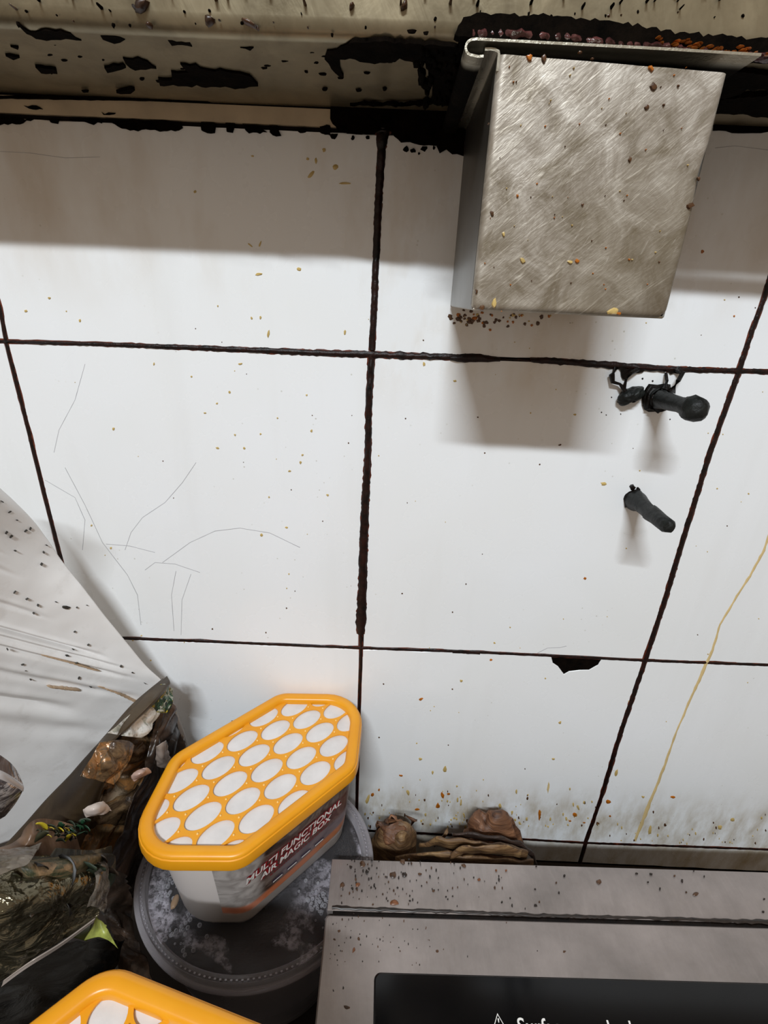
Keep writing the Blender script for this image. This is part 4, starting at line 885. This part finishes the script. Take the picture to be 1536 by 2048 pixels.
# white pleated bag
ws = tag(empty('white_bag', (-.19, -.08, -.20)), 'white pleated plastic bag leaning on the tiles, black fleck on its side', 'bag')
E = [(0, 975), (62, 1036), (98, 1082), (130, 1128), (175, 1186), (215, 1238), (252, 1284), (290, 1330), (332, 1372), (352, 1420), (376, 1492), (384, 1560)]
Ey = [-.038, -.033, -.030, -.028, -.026, -.024, -.021, -.018, -.015, -.013, -.012, -.012]
Ls = [(-320, q) for q in (800, 837, 873, 921, 978, 1035, 1107, 1165, 1222, 1310, 1470, 1800)]
net = []
for (e, ey_, l) in zip(E, Ey, Ls):
    r = []
    for t_ in (0, .2, .4, .6, .8, 1.0):
        y = ey_+(-.112-ey_)*(t_**1.1); r.append(A3(e[0]+(l[0]-e[0])*t_, e[1]+(l[1]-e[1])*t_, y))
    net.append(r)
def pleat(a, b, p):
    d = 0; a = a*11/10
    for (c_, w_, h_, t0) in ((.20, .008, .0006, .3), (.38, .008, .0010, .3), (.46, .011, .0014, .3), (.60, .010, .0014, .26), (.715, .010, .0034, .14), (.755, .008, .0016, .1), (.80, .009, .0020, .1), (.88, .009, .0016, .1), (.94, .010, .0034, .30), (.98, .010, .0014, .2)):
        x = (a-c_)/w_; f = max(0, min(1, (b-t0)/.12)); d += -h_*math.exp(-x*x)*f + h_*.35*math.exp(-(x+1.9)**2)*f
    return d+.0009*noise.noise(p*30)+.0003*noise.noise(p*110)
t = M('white_bag_plastic', rough=.42); t.base(t.mix(t.math('MULTIPLY', t.ramp(t.noise(70, 5, .7), [(.55, 0.), (.8, 1.)]), .3), t.ramp(t.noise(9, 3), [(.3, srgb(226, 224, 222)), (.7, srgb(236, 235, 234))]), srgb(168, 158, 146)))
t.bump(t.noise(160, 4), .12, .001); WB = t.m
surf('bag_side', net, 60, 220, WB, ws, pleat, .0006)
def onsheet(a, b):
    i = a*10; k = min(int(i), 10); f = i-k; j = b*5; q = min(int(j), 4); g_ = j-q
    P = lambda r, c_: Vector(net[r][c_])
    return P(k, q).lerp(P(k, q+1), g_).lerp(P(k+1, q).lerp(P(k+1, q+1), g_), f)
V = []; Fc = []; r9 = random.Random(3)
def fleck(c_, w_, h_, ang):
    d1 = (onsheet(.5, .3)-onsheet(.5, .2)).normalized(); nn = d1.cross(Vector((0, 0, 1))).normalized()
    if nn.dot(CC-c_) < 0: nn = -nn
    d2 = nn.cross(d1); b = len(V); n = 8
    for i in range(n):
        a = i/n*2*math.pi; x, y = math.cos(a)*w_*(1+r9.uniform(-.3, .3)), math.sin(a)*h_*(1+r9.uniform(-.3, .3)); V.append(c_+nn*.0010+d1*(x*math.cos(ang)-y*math.sin(ang))+d2*(x*math.sin(ang)+y*math.cos(ang)))
    V.append(c_+nn*.0012)
    for i in range(n): Fc.append((b+i, b+(i+1) % n, b+n))
    for i in range(n): V.append(V[b+i]-nn*.0022)
    for i in range(n): Fc.append((b+i, b+n+1+i, b+n+1+(i+1) % n, b+(i+1) % n))
fleck(onsheet(.52, .17), .0024, .0010, .2)
for k in range(45): s_ = r9.uniform(.0002, .0005); fleck(onsheet(r9.uniform(.05, .9), r9.uniform(.03, .5)), s_*2, s_*r9.uniform(.3, .6), r9.uniform(-.5, 2))
tag(mesh('dirt_flecks', [v-Vector(ws.location) for v in V], Fc, plain('fleck_dark', (60, 56, 48), .6, var=.6, vs=400), ws), kind='stuff')
sm_ = Blobs(1, 0, (0, -1, 0)); V = []; Fc = []      # brown fat running along three of the pleats
for (P, W) in (([(.90, .10), (.872, .16), (.855, .22)], .0012), ([(.80, .22), (.79, .30), (.785, .38)], .0012), ([(.885, .30), (.89, .38)], .0020)):
    for q in range(len(P)-1):
        for h_ in range(6):
            a0, b0 = P[q]; a1_, b1_ = P[q+1]; f = h_/6; fleck(onsheet(a0+(a1_-a0)*f, b0+(b1_-b0)*f), .0030, W*.35, .1)
tag(mesh('fat_streaks', [v-Vector(ws.location) for v in V], Fc, plain('streak_brown', (196, 168, 138), .5, var=.2), ws), kind='stuff')

def creases(p, s, seed):
    """folded foil: sharp ridges between flat facets"""
    q = p*s+Vector((seed, seed*.7, 0)); q = q+Vector((noise.noise(q*.7), noise.noise(q*.7+Vector((5, 1, 2))), noise.noise(q*.7+Vector((1, 9, 2)))))*.6
    d, _ = noise.voronoi(q); return d[1]-d[0]
def foil_mat(name, stops, rough, metal, scale, bump=.4, cell=.25, alpha=None, spec=.5):
    t = M(name, rough=rough, metal=metal); t.p.inputs['Specular IOR Level'].default_value = spec
    v = t.n('ShaderNodeTexVoronoi'); v.inputs['Scale'].default_value = scale
    nz_ = t.n('ShaderNodeTexNoise'); nz_.inputs['Scale'].default_value = scale*.7; t.l(t.tc.outputs['Object'], nz_.inputs['Vector']); ad = t.n('ShaderNodeMix'); ad.data_type = 'VECTOR'; ad.inputs[0].default_value = .035
    t.l(t.tc.outputs['Object'], ad.inputs[4]); t.l(nz_.outputs['Color'], ad.inputs[5]); t.l(ad.outputs[1], v.inputs['Vector'])
    sep = t.n('ShaderNodeSeparateColor'); t.l(v.outputs['Color'], sep.inputs[0])
    f = t.math('ADD', t.math('MULTIPLY', sep.outputs[0], cell), t.math('MULTIPLY', t.noise(scale*.8, 6, .68, None, 1.5), 1-cell)); t.base(t.ramp(f, stops))
    t.bump(t.math('ADD', t.noise(scale*2.2, 3, .5, None, 1.5), v.outputs['Distance']), bump, .002)
    if alpha is not None: t.clear(alpha(t), (.9, .88, .84, 1))
    return t.m
FO1 = foil_mat('printed_foil', [(.30, srgb(38, 28, 20)), (.40, srgb(78, 60, 42)), (.48, srgb(128, 104, 76)), (.54, srgb(160, 112, 64)), (.58, srgb(96, 78, 58)), (.66, srgb(170, 150, 126))], .24, .2, 44, .45)
FO2 = foil_mat('smoky_film', [(.3, srgb(46, 35, 23)), (.5, srgb(66, 53, 37)), (.7, srgb(92, 78, 58))], .40, .0, 18, .25, .1)
FO3 = foil_mat('dark_film', [(.3, srgb(30, 23, 18)), (.5, srgb(58, 45, 36)), (.68, srgb(112, 90, 76))], .28, .1, 30, .4, .15)
FO5 = foil_mat('pink_brown_film', [(.3, srgb(66, 50, 38)), (.5, srgb(126, 98, 76)), (.7, srgb(176, 146, 122))], .36, .1, 24, .35, .15)
sb = tag(empty('snack_bag', (-.18, -.09, -.30)), 'torn brown snack bag, crumpled in front of the white pleated bag', 'bag')
netp = [[A3(330, 1358, -.020), A3(252, 1432, -.046), A3(150, 1545, -.066), A3(40, 1670, -.086), A3(-90, 1815, -.104)],
       [A3(348, 1405, -.020), A3(286, 1485, -.050), A3(200, 1590, -.072), A3(90, 1712, -.092), A3(-60, 1835, -.110)],
       [A3(362, 1455, -.020), A3(312, 1545, -.052), A3(236, 1650, -.076), A3(132, 1765, -.094), A3(0, 1850, -.110)],
       [A3(374, 1505, -.020), A3(330, 1600, -.044), A3(262, 1700, -.070), A3(180, 1795, -.088), A3(90, 1850, -.100)]]
surf('printed_side', netp, 130, 110, FO1, sb, lambda a, b, p: .008*min(.5, creases(p, 34, 2))+.0035*min(.5, creases(p, 85, 4))+.0015*noise.noise(p*120)-.004, .0003, False, 30)
netf = [[A3(326, 1358, -.024), A3(254, 1420, -.052), A3(146, 1540, -.074), A3(36, 1665, -.094), A3(-100, 1815, -.112)],
       [A3(322, 1366, -.030), A3(262, 1444, -.060), A3(176, 1572, -.084), A3(72, 1708, -.104), A3(-80, 1835, -.118)],
       [A3(312, 1378, -.030), A3(248, 1462, -.060), A3(190, 1606, -.084), A3(96, 1750, -.104), A3(-50, 1845, -.118)],
       [A3(300, 1388, -.030), A3(238, 1474, -.056), A3(192, 1622, -.078), A3(108, 1775, -.098), A3(-10, 1850, -.114)]]
surf('folded_band', netf, 90, 30, FO2, sb, lambda a, b, p: .0016*noise.noise(p*38)+.0010*min(.5, creases(p, 26, 9)), .0005)
net = [[A3(334, 1352, -.024), A3(298, 1384, -.044), A3(258, 1424, -.056), A3(216, 1464, -.066), A3(196, 1484, -.070)],
       [A3(340, 1366, -.032), A3(306, 1404, -.052), A3(264, 1446, -.064), A3(224, 1482, -.074), A3(198, 1494, -.076)],
       [A3(332, 1380, -.030), A3(300, 1418, -.048), A3(258, 1458, -.060), A3(222, 1490, -.070), A3(200, 1500, -.074)]]
surf('rolled_edge', net, 60, 16, FO2, sb, lambda a, b, p: .0010*noise.noise(p*90), .0005)
net = [[A3(318, 1428, -.040), A3(338, 1400, -.030), A3(350, 1415, -.026), A3(366, 1475, -.024), A3(378, 1555, -.024)],
       [A3(300, 1490, -.052), A3(322, 1470, -.046), A3(340, 1490, -.040), A3(352, 1560, -.036), A3(366, 1620, -.032)],
       [A3(284, 1560, -.066), A3(304, 1560, -.060), A3(322, 1580, -.052), A3(330, 1640, -.044), A3(340, 1680, -.038)],
       [A3(252, 1640, -.082), A3(266, 1650, -.076), A3(280, 1680, -.066), A3(290, 1720, -.058), A3(300, 1750, -.050)],
       [A3(212, 1740, -.098), A3(226, 1740, -.092), A3(250, 1750, -.082), A3(262, 1780, -.072), A3(268, 1800, -.064)]]
surf('dark_pocket', net, 70, 90, FO3, sb, lambda a, b, p: .006*min(.5, creases(p, 46, 12))-.002+.0015*noise.noise(p*70), .0003, False, 30)
# pinkish lower fold between the band and the clear bag
net = [[A3(-60, 1700, -.124), A3(20, 1690, -.118), A3(66, 1640, -.110), A3(110, 1640, -.102), A3(150, 1650, -.098)],
       [A3(-60, 1730, -.130), A3(20, 1716, -.126), A3(70, 1680, -.118), A3(112, 1690, -.110), A3(160, 1700, -.102)],
       [A3(-60, 1780, -.130), A3(10, 1760, -.128), A3(76, 1730, -.120), A3(120, 1736, -.112), A3(170, 1740, -.104)]]
surf('pinkish_fold', net, 60, 40, FO5, sb, lambda a, b, p: .005*min(.5, creases(p, 40, 19))-.001, .0003, False, 32)
# loose scraps of print and foil
def flakes(name, parent, net_, n, mats, size, seed, lift, flat=1.):
    r = random.Random(seed); V = []; Fc = []; I = []; R_ = len(net_)-1; C_ = len(net_[0])-1
    for k in range(n):
        a, b = r.random()*R_, r.random()*C_; i, j = min(int(a), R_-1), min(int(b), C_-1); f, g_ = a-i, b-j
        p = Vector(net_[i][j]).lerp(Vector(net_[i][j+1]), g_).lerp(Vector(net_[i+1][j]).lerp(Vector(net_[i+1][j+1]), g_), f)-Vector(parent.location)
        p += Vector((0, -lift*r.uniform(.4, 1.2), 0)); s_ = size*r.uniform(.5, 1.4); ax = Vector((r.gauss(0, 1), r.gauss(0, .35), r.gauss(0, 1))).normalized(); bx = ax.cross(Vector((0, 1, .2))).normalized(); b0 = len(V)
        m_ = 5; cv = ax.cross(bx)
        for q in range(m_+1):
            x = -1+2*q/m_; w_ = math.sqrt(max(0.02, 1-x*x))*.5*r.uniform(.8, 1.1); z = .35*flat*(x*x-.4)
            V += [p+ax*x*s_+bx*w_*s_+cv*z*s_, p+ax*x*s_-bx*w_*s_*.8+cv*(z+.15*flat)*s_]
        for q in range(m_): Fc.append((b0+2*q, b0+2*q+1, b0+2*q+3, b0+2*q+2)); I.append(k % len(mats))
    o = mesh(name, V, Fc, mats, parent, True, I); md = o.modifiers.new('s', 'SOLIDIFY'); md.thickness = .0003; return tag(o, kind='stuff')
GM = [plain('leaf_olive', (62, 60, 34), .6, var=.4), plain('leaf_green', (40, 54, 34), .6, var=.4), plain('leaf_brown', (66, 48, 30), .6, var=.4), plain('flake_tan', (128, 104, 72), .5, var=.3), plain('leaf_dark', (24, 20, 15), .5, var=.4)]
PM = [plain('print_green', (34, 72, 48), .3, var=.3), plain('print_yellow', (190, 168, 40), .3, var=.2), plain('print_white', (196, 194, 186), .3, var=.1), plain('print_orange', (150, 96, 46), .3, var=.2)]
PR = foil_mat('green_yellow_print', [(.34, srgb(16, 34, 24)), (.42, srgb(40, 84, 58)), (.47, srgb(196, 198, 186)), (.52, srgb(28, 62, 44)), (.56, srgb(206, 180, 40)), (.60, srgb(50, 30, 20)), (.66, srgb(200, 196, 180))], .3, .1, 150, .3)
PW = foil_mat('pale_print', [(.32, srgb(90, 84, 72)), (.42, srgb(186, 180, 168)), (.52, srgb(214, 210, 204)), (.58, srgb(150, 150, 136)), (.68, srgb(206, 196, 180))], .3, .1, 90, .4)
OR_ = foil_mat('orange_print', [(.32, srgb(64, 46, 30)), (.42, srgb(112, 88, 62)), (.48, srgb(160, 110, 62)), (.54, srgb(92, 74, 54)), (.62, srgb(150, 130, 104))], .26, .2, 70, .4)
surf('printed_corner', [[A3(316, 1372, -.036), A3(330, 1368, -.033), A3(340, 1380, -.030)], [A3(300, 1396, -.044), A3(322, 1400, -.040), A3(344, 1400, -.034)], [A3(290, 1420, -.050), A3(312, 1424, -.046), A3(334, 1426, -.040)]], 24, 24, PR, sb, lambda a, b, p: .004*min(.5, creases(p, 90, 3)), .0004, False, 30)
surf('pale_printed_patch', [[A3(280, 1412, -.052), A3(300, 1412, -.048), A3(316, 1424, -.044)], [A3(246, 1440, -.062), A3(270, 1444, -.058), A3(300, 1454, -.052)], [A3(214, 1466, -.072), A3(244, 1472, -.068), A3(282, 1476, -.060)]], 30, 30, PW, sb, lambda a, b, p: .005*min(.5, creases(p, 70, 3)), .0004, False, 30)
surf('orange_printed_patch', [[A3(198, 1484, -.078), A3(236, 1482, -.072), A3(268, 1490, -.066)], [A3(180, 1520, -.086), A3(220, 1520, -.082), A3(256, 1524, -.076)], [A3(158, 1552, -.094), A3(196, 1560, -.090), A3(226, 1568, -.086)]], 40, 40, OR_, sb, lambda a, b, p: .006*min(.5, creases(p, 60, 3)), .0004, False, 30)
flakes('green_scraps', sb, [[A3(80, 1640, -.118), A3(180, 1632, -.106)], [A3(90, 1672, -.124), A3(176, 1664, -.110)]], 34, [PM[0], GM[1], GM[0], PM[1], GM[4]], .0032, 12, .003)
def flap(name, A_, B_, C_, D_, mat):
    """small curled scrap of film between four corners"""
    mid = lambda p, q, d=0: ((p[0]+q[0])/2, (p[1]+q[1])/2, (p[2]+q[2])/2-d)
    net = [[A3(*A_), A3(*mid(A_, B_, .001)), A3(*B_)], [A3(*mid(A_, D_)), A3(*mid(mid(A_, B_), mid(C_, D_), .004)), A3(*mid(B_, C_))], [A3(*D_), A3(*mid(D_, C_, .001)), A3(*C_)]]
    surf(name, net, 18, 18, mat, sb, lambda a, b, p: .0016*min(.5, creases(p, 120, 7))+.0006*noise.noise(p*300), .0004)
flap('bright_flap', (166, 1618, -.112), (206, 1602, -.106), (222, 1620, -.104), (172, 1634, -.112), plain('white_flap', (206, 192, 182), .3))
flap('bright_flap', (262, 1550, -.082), (292, 1534, -.076), (302, 1544, -.074), (268, 1560, -.081), plain('pink_flap', (190, 160, 146), .3))
flap('pale_flap', (312, 1492, -.054), (330, 1480, -.048), (344, 1538, -.044), (314, 1532, -.052), plain('grey_flap', (150, 136, 126), .35))
# clear bag with dried greens
CB_ = M('clear_film', rough=.13, metal=.85, color=srgb(150, 142, 120)); lw = CB_.n('ShaderNodeLayerWeight'); lw.inputs[0].default_value = .4
CB_.clear(CB_.math('ADD', CB_.math('MULTIPLY', lw.outputs['Facing'], .40), .36), (.80, .78, .70, 1)); CB_.bump(CB_.noise(60, 3, .5, None, 2), .9, .004); CB_ = CB_.m
cbag = tag(empty('clear_bag', (-.20, -.16, -.30)), 'clear crinkled bag of dried greens with a heat sealed edge', 'bag')
netb = [[A3(-120, 1700, -.140), A3(-20, 1712, -.142), A3(64, 1712, -.136), A3(140, 1716, -.126), A3(186, 1714, -.118)],
        [A3(-120, 1760, -.152), A3(-10, 1764, -.156), A3(76, 1762, -.150), A3(150, 1752, -.138), A3(210, 1742, -.124)],
        [A3(-120, 1840, -.160), A3(-10, 1830, -.164), A3(72, 1818, -.158), A3(146, 1796, -.144), A3(212, 1784, -.128)],
        [A3(-130, 1950, -.160), A3(-30, 1906, -.162), A3(54, 1866, -.156), A3(124, 1838, -.144), A3(198, 1816, -.130)],
        [A3(-130, 2030, -.156), A3(10, 1958, -.156), A3(62, 1920, -.153), A3(126, 1880, -.144), A3(192, 1832, -.132)]]
surf('film', netb, 90, 80, CB_, cbag, lambda a, b, p: (.006*min(.5, creases(p, 40, 21))+.0025*min(.5, creases(p, 95, 5))-.002)*(1-.7*(a > .93)), .0002, False, 28)
back = [[(p[0], p[1]+.010*math.sin(math.pi*min(1, .1+i/4))+.002, p[2]-.002) for p in r] for i, r in enumerate(netb)]
back[0] = [(p[0], p[1]+.004, p[2]-.004) for p in netb[0]]
FO4 = foil_mat('dried_greens', [(.30, srgb(14, 12, 8)), (.42, srgb(46, 42, 28)), (.50, srgb(110, 96, 70)), (.56, srgb(44, 52, 32)), (.64, srgb(140, 112, 80)), (.72, srgb(60, 54, 36))], .5, 0, 36, .6, .2)
surf('greens_mass', back, 70, 70, FO4, cbag, lambda a, b, p: .003*noise.noise(p*40)-.002, .0006, False, 60)
pts = catmull([np.array(p) for p in netb[4][1:]], 40); V = []; Fc = []
for i, p in enumerate(pts):
    p = Vector(p)-Vector(cbag.location); wdt = .0024*(1.3-.7*i/39)
    for (a, b) in ((-1, 0), (-.35, -.0012), (.35, .0004), (1, -.0008)): V.append(p+Vector((.45*a*wdt, b-.001, a*wdt)))
for i in range(39):
    for j in range(3): Fc.append((i*4+j, i*4+j+1, (i+1)*4+j+1, (i+1)*4+j))
t = M('seal_film', rough=.14, color=srgb(206, 192, 182), metal=.2); t.clear(.7); GLINT = M('glint_film', rough=.16, color=srgb(150, 140, 128), metal=.5); GLINT.bump(GLINT.noise(70, 3, .5, None, 2), .6, .003); GLINT.clear(.5); GLINT = GLINT.m
o = mesh('sealed_edge', V, Fc, t.m, cbag, True); md = o.modifiers.new('s', 'SOLIDIFY'); md.thickness = .0005
net = [[A3(176, 1712, -.122), A3(188, 1708, -.121), A3(204, 1722, -.121)], [A3(188, 1742, -.131), A3(200, 1744, -.130), A3(214, 1752, -.127)], [A3(186, 1776, -.138), A3(200, 1778, -.136), A3(214, 1786, -.131)], [A3(172, 1812, -.143), A3(186, 1812, -.141), A3(200, 1822, -.136)]]
surf('glint_strip', net, 26, 40, GLINT, cbag, lambda a, b, p: .004*min(.5, creases(p, 90, 3)), .0003, False, 28)  # light film strip added as glints along the right-hand fold
net = [[A3(-60, 1712, -.150), A3(20, 1700, -.148), A3(80, 1694, -.140)], [A3(-60, 1740, -.160), A3(16, 1728, -.158), A3(70, 1712, -.150)], [A3(-60, 1770, -.162), A3(6, 1750, -.162), A3(56, 1730, -.156)]]
surf('glint_strip', net, 30, 20, GLINT, cbag, lambda a, b, p: .003*min(.5, creases(p, 40, 3)), .0003, False, 28)  # second light strip, standing for glints on the upper fold
flakes('dried_flakes', cbag, back[1:4], 40, GM, .0060, 5, .004)
# black bag with a lime corner
blk = M('black_film', rough=.34); blk.p.inputs['Specular IOR Level'].default_value = .25; blk.base(blk.ramp(blk.noise(40, 3), [(.3, srgb(5, 5, 5)), (.7, srgb(13, 12, 11))])); blk.bump(blk.noise(70, 4, .6, None, 1), .4, .002); blk = blk.m
bb = tag(empty('black_bag', (-.13, -.17, -.42)), 'black plastic bag with a lime green corner under the clear bag', 'bag')
net = [[Z3(-150, 1880, -.390), Z3(0, 1880, -.390), Z3(120, 1880, -.385), Z3(200, 1875, -.365), Z3(250, 1880, -.37)],
       [Z3(-150, 1940, -.360), Z3(0, 1940, -.360), Z3(120, 1925, -.355), Z3(200, 1920, -.345), Z3(245, 1920, -.375)],
       [Z3(-150, 2030, -.320), Z3(0, 2020, -.315), Z3(120, 1990, -.312), Z3(190, 1980, -.325), Z3(235, 1975, -.38)],
       [Z3(-150, 2250, -.300), Z3(0, 2200, -.270), Z3(200, 2200, -.268), Z3(330, 2150, -.31), Z3(390, 2120, -.385)],
       [Z3(-150, 2700, -.32), Z3(0, 2700, -.30), Z3(300, 2700, -.30), Z3(500, 2700, -.34), Z3(600, 2700, -.42)]]
surf('bag_skin', net, 70, 70, blk, bb, lambda a, b, p: -.001-.004*min(.5, creases(p, 36, 31))+.001*noise.noise(p*60), .0006)
lime = plain('lime_print', (180, 188, 92), .35, var=.25, vs=300); ol = plain('olive_print', (66, 66, 26), .35, var=.3)
net = [[Z3(191, 1832, -.310), Z3(200, 1840, -.310), Z3(212, 1852, -.312)], [Z3(184, 1856, -.314), Z3(204, 1862, -.312), Z3(222, 1872, -.316)], [Z3(172, 1880, -.318), Z3(204, 1874, -.314), Z3(236, 1896, -.324)]]
tag(surf('lime_corner', net, 16, 16, lime, bb, lambda a, b, p: .0012*noise.noise(p*200), .0006), 'lime green printed corner')
net = [[Z3(128, 1842, -.314), Z3(160, 1828, -.314), Z3(190, 1820, -.314)], [Z3(118, 1856, -.316), Z3(150, 1850, -.314), Z3(184, 1850, -.316)], [Z3(112, 1876, -.322), Z3(148, 1874, -.318), Z3(174, 1882, -.322)]]
tag(surf('olive_band', net, 16, 16, ol, bb, lambda a, b, p: .001*noise.noise(p*150), .0006), 'dull olive printed band')
# dark wrapper in the gap beside the tub
cl = tag(empty('brown_wrapper', (-.15, -.10, -.42)), 'dark brown crumpled wrapper between the snack bag and the tub', 'wrapper')
net = [[Z3(196, 1740, -.385), Z3(240, 1740, -.385), Z3(275, 1750, -.385)], [Z3(196, 1790, -.380), Z3(232, 1790, -.380), Z3(266, 1805, -.382)], [Z3(206, 1840, -.370), Z3(236, 1850, -.365), Z3(270, 1870, -.375)], [Z3(232, 1910, -.39), Z3(262, 1930, -.40), Z3(300, 1950, -.405)], [Z3(240, 1990, -.41), Z3(290, 2010, -.415), Z3(340, 2040, -.42)]]
surf('wrapper_skin', net, 50, 80, FO3, cl, lambda a, b, p: .005*min(.5, creases(p, 45, 41))-.003, .0004, False, 28)
# shiny grey pouch at the far left
gf = tag(empty('grey_pouch', (-.25, -.15, -.28)), 'shiny grey foil pouch at the left edge of the picture', 'pouch')
net = [[A3(-140, 1480, -.134), A3(-40, 1492, -.134), A3(8, 1516, -.130), A3(38, 1552, -.126)], [A3(-140, 1560, -.140), A3(-40, 1560, -.140), A3(14, 1572, -.134), A3(46, 1576, -.128)], [A3(-140, 1660, -.140), A3(-40, 1620, -.138), A3(8, 1606, -.134), A3(34, 1600, -.128)], [A3(-140, 1740, -.140), A3(-60, 1680, -.138), A3(-20, 1650, -.134), A3(10, 1630, -.130)]]
net2 = [[A3(-60, 1528, -.142), A3(0, 1542, -.140), A3(44, 1570, -.132)], [A3(-60, 1534, -.143), A3(0, 1549, -.141), A3(46, 1576, -.133)], [A3(-60, 1542, -.143), A3(0, 1557, -.141), A3(46, 1582, -.133)]]
surf('glint_strip', net2, 20, 8, plain('painted_streak', (206, 202, 202), .2), gf, None, .0004)  # pale strip painted as a highlight streak across the pouch
surf('pouch_skin', net, 50, 50, foil_mat('grey_foil', [(.38, srgb(40, 36, 38)), (.46, srgb(96, 90, 92)), (.50, srgb(214, 210, 210)), (.54, srgb(110, 104, 106)), (.62, srgb(70, 64, 66))], .15, .3, 34, .1, .0), gf, lambda a, b, p: .0015*noise.noise(p*40), .0004)  # pale stop in the ramp paints highlight streaks into the foil
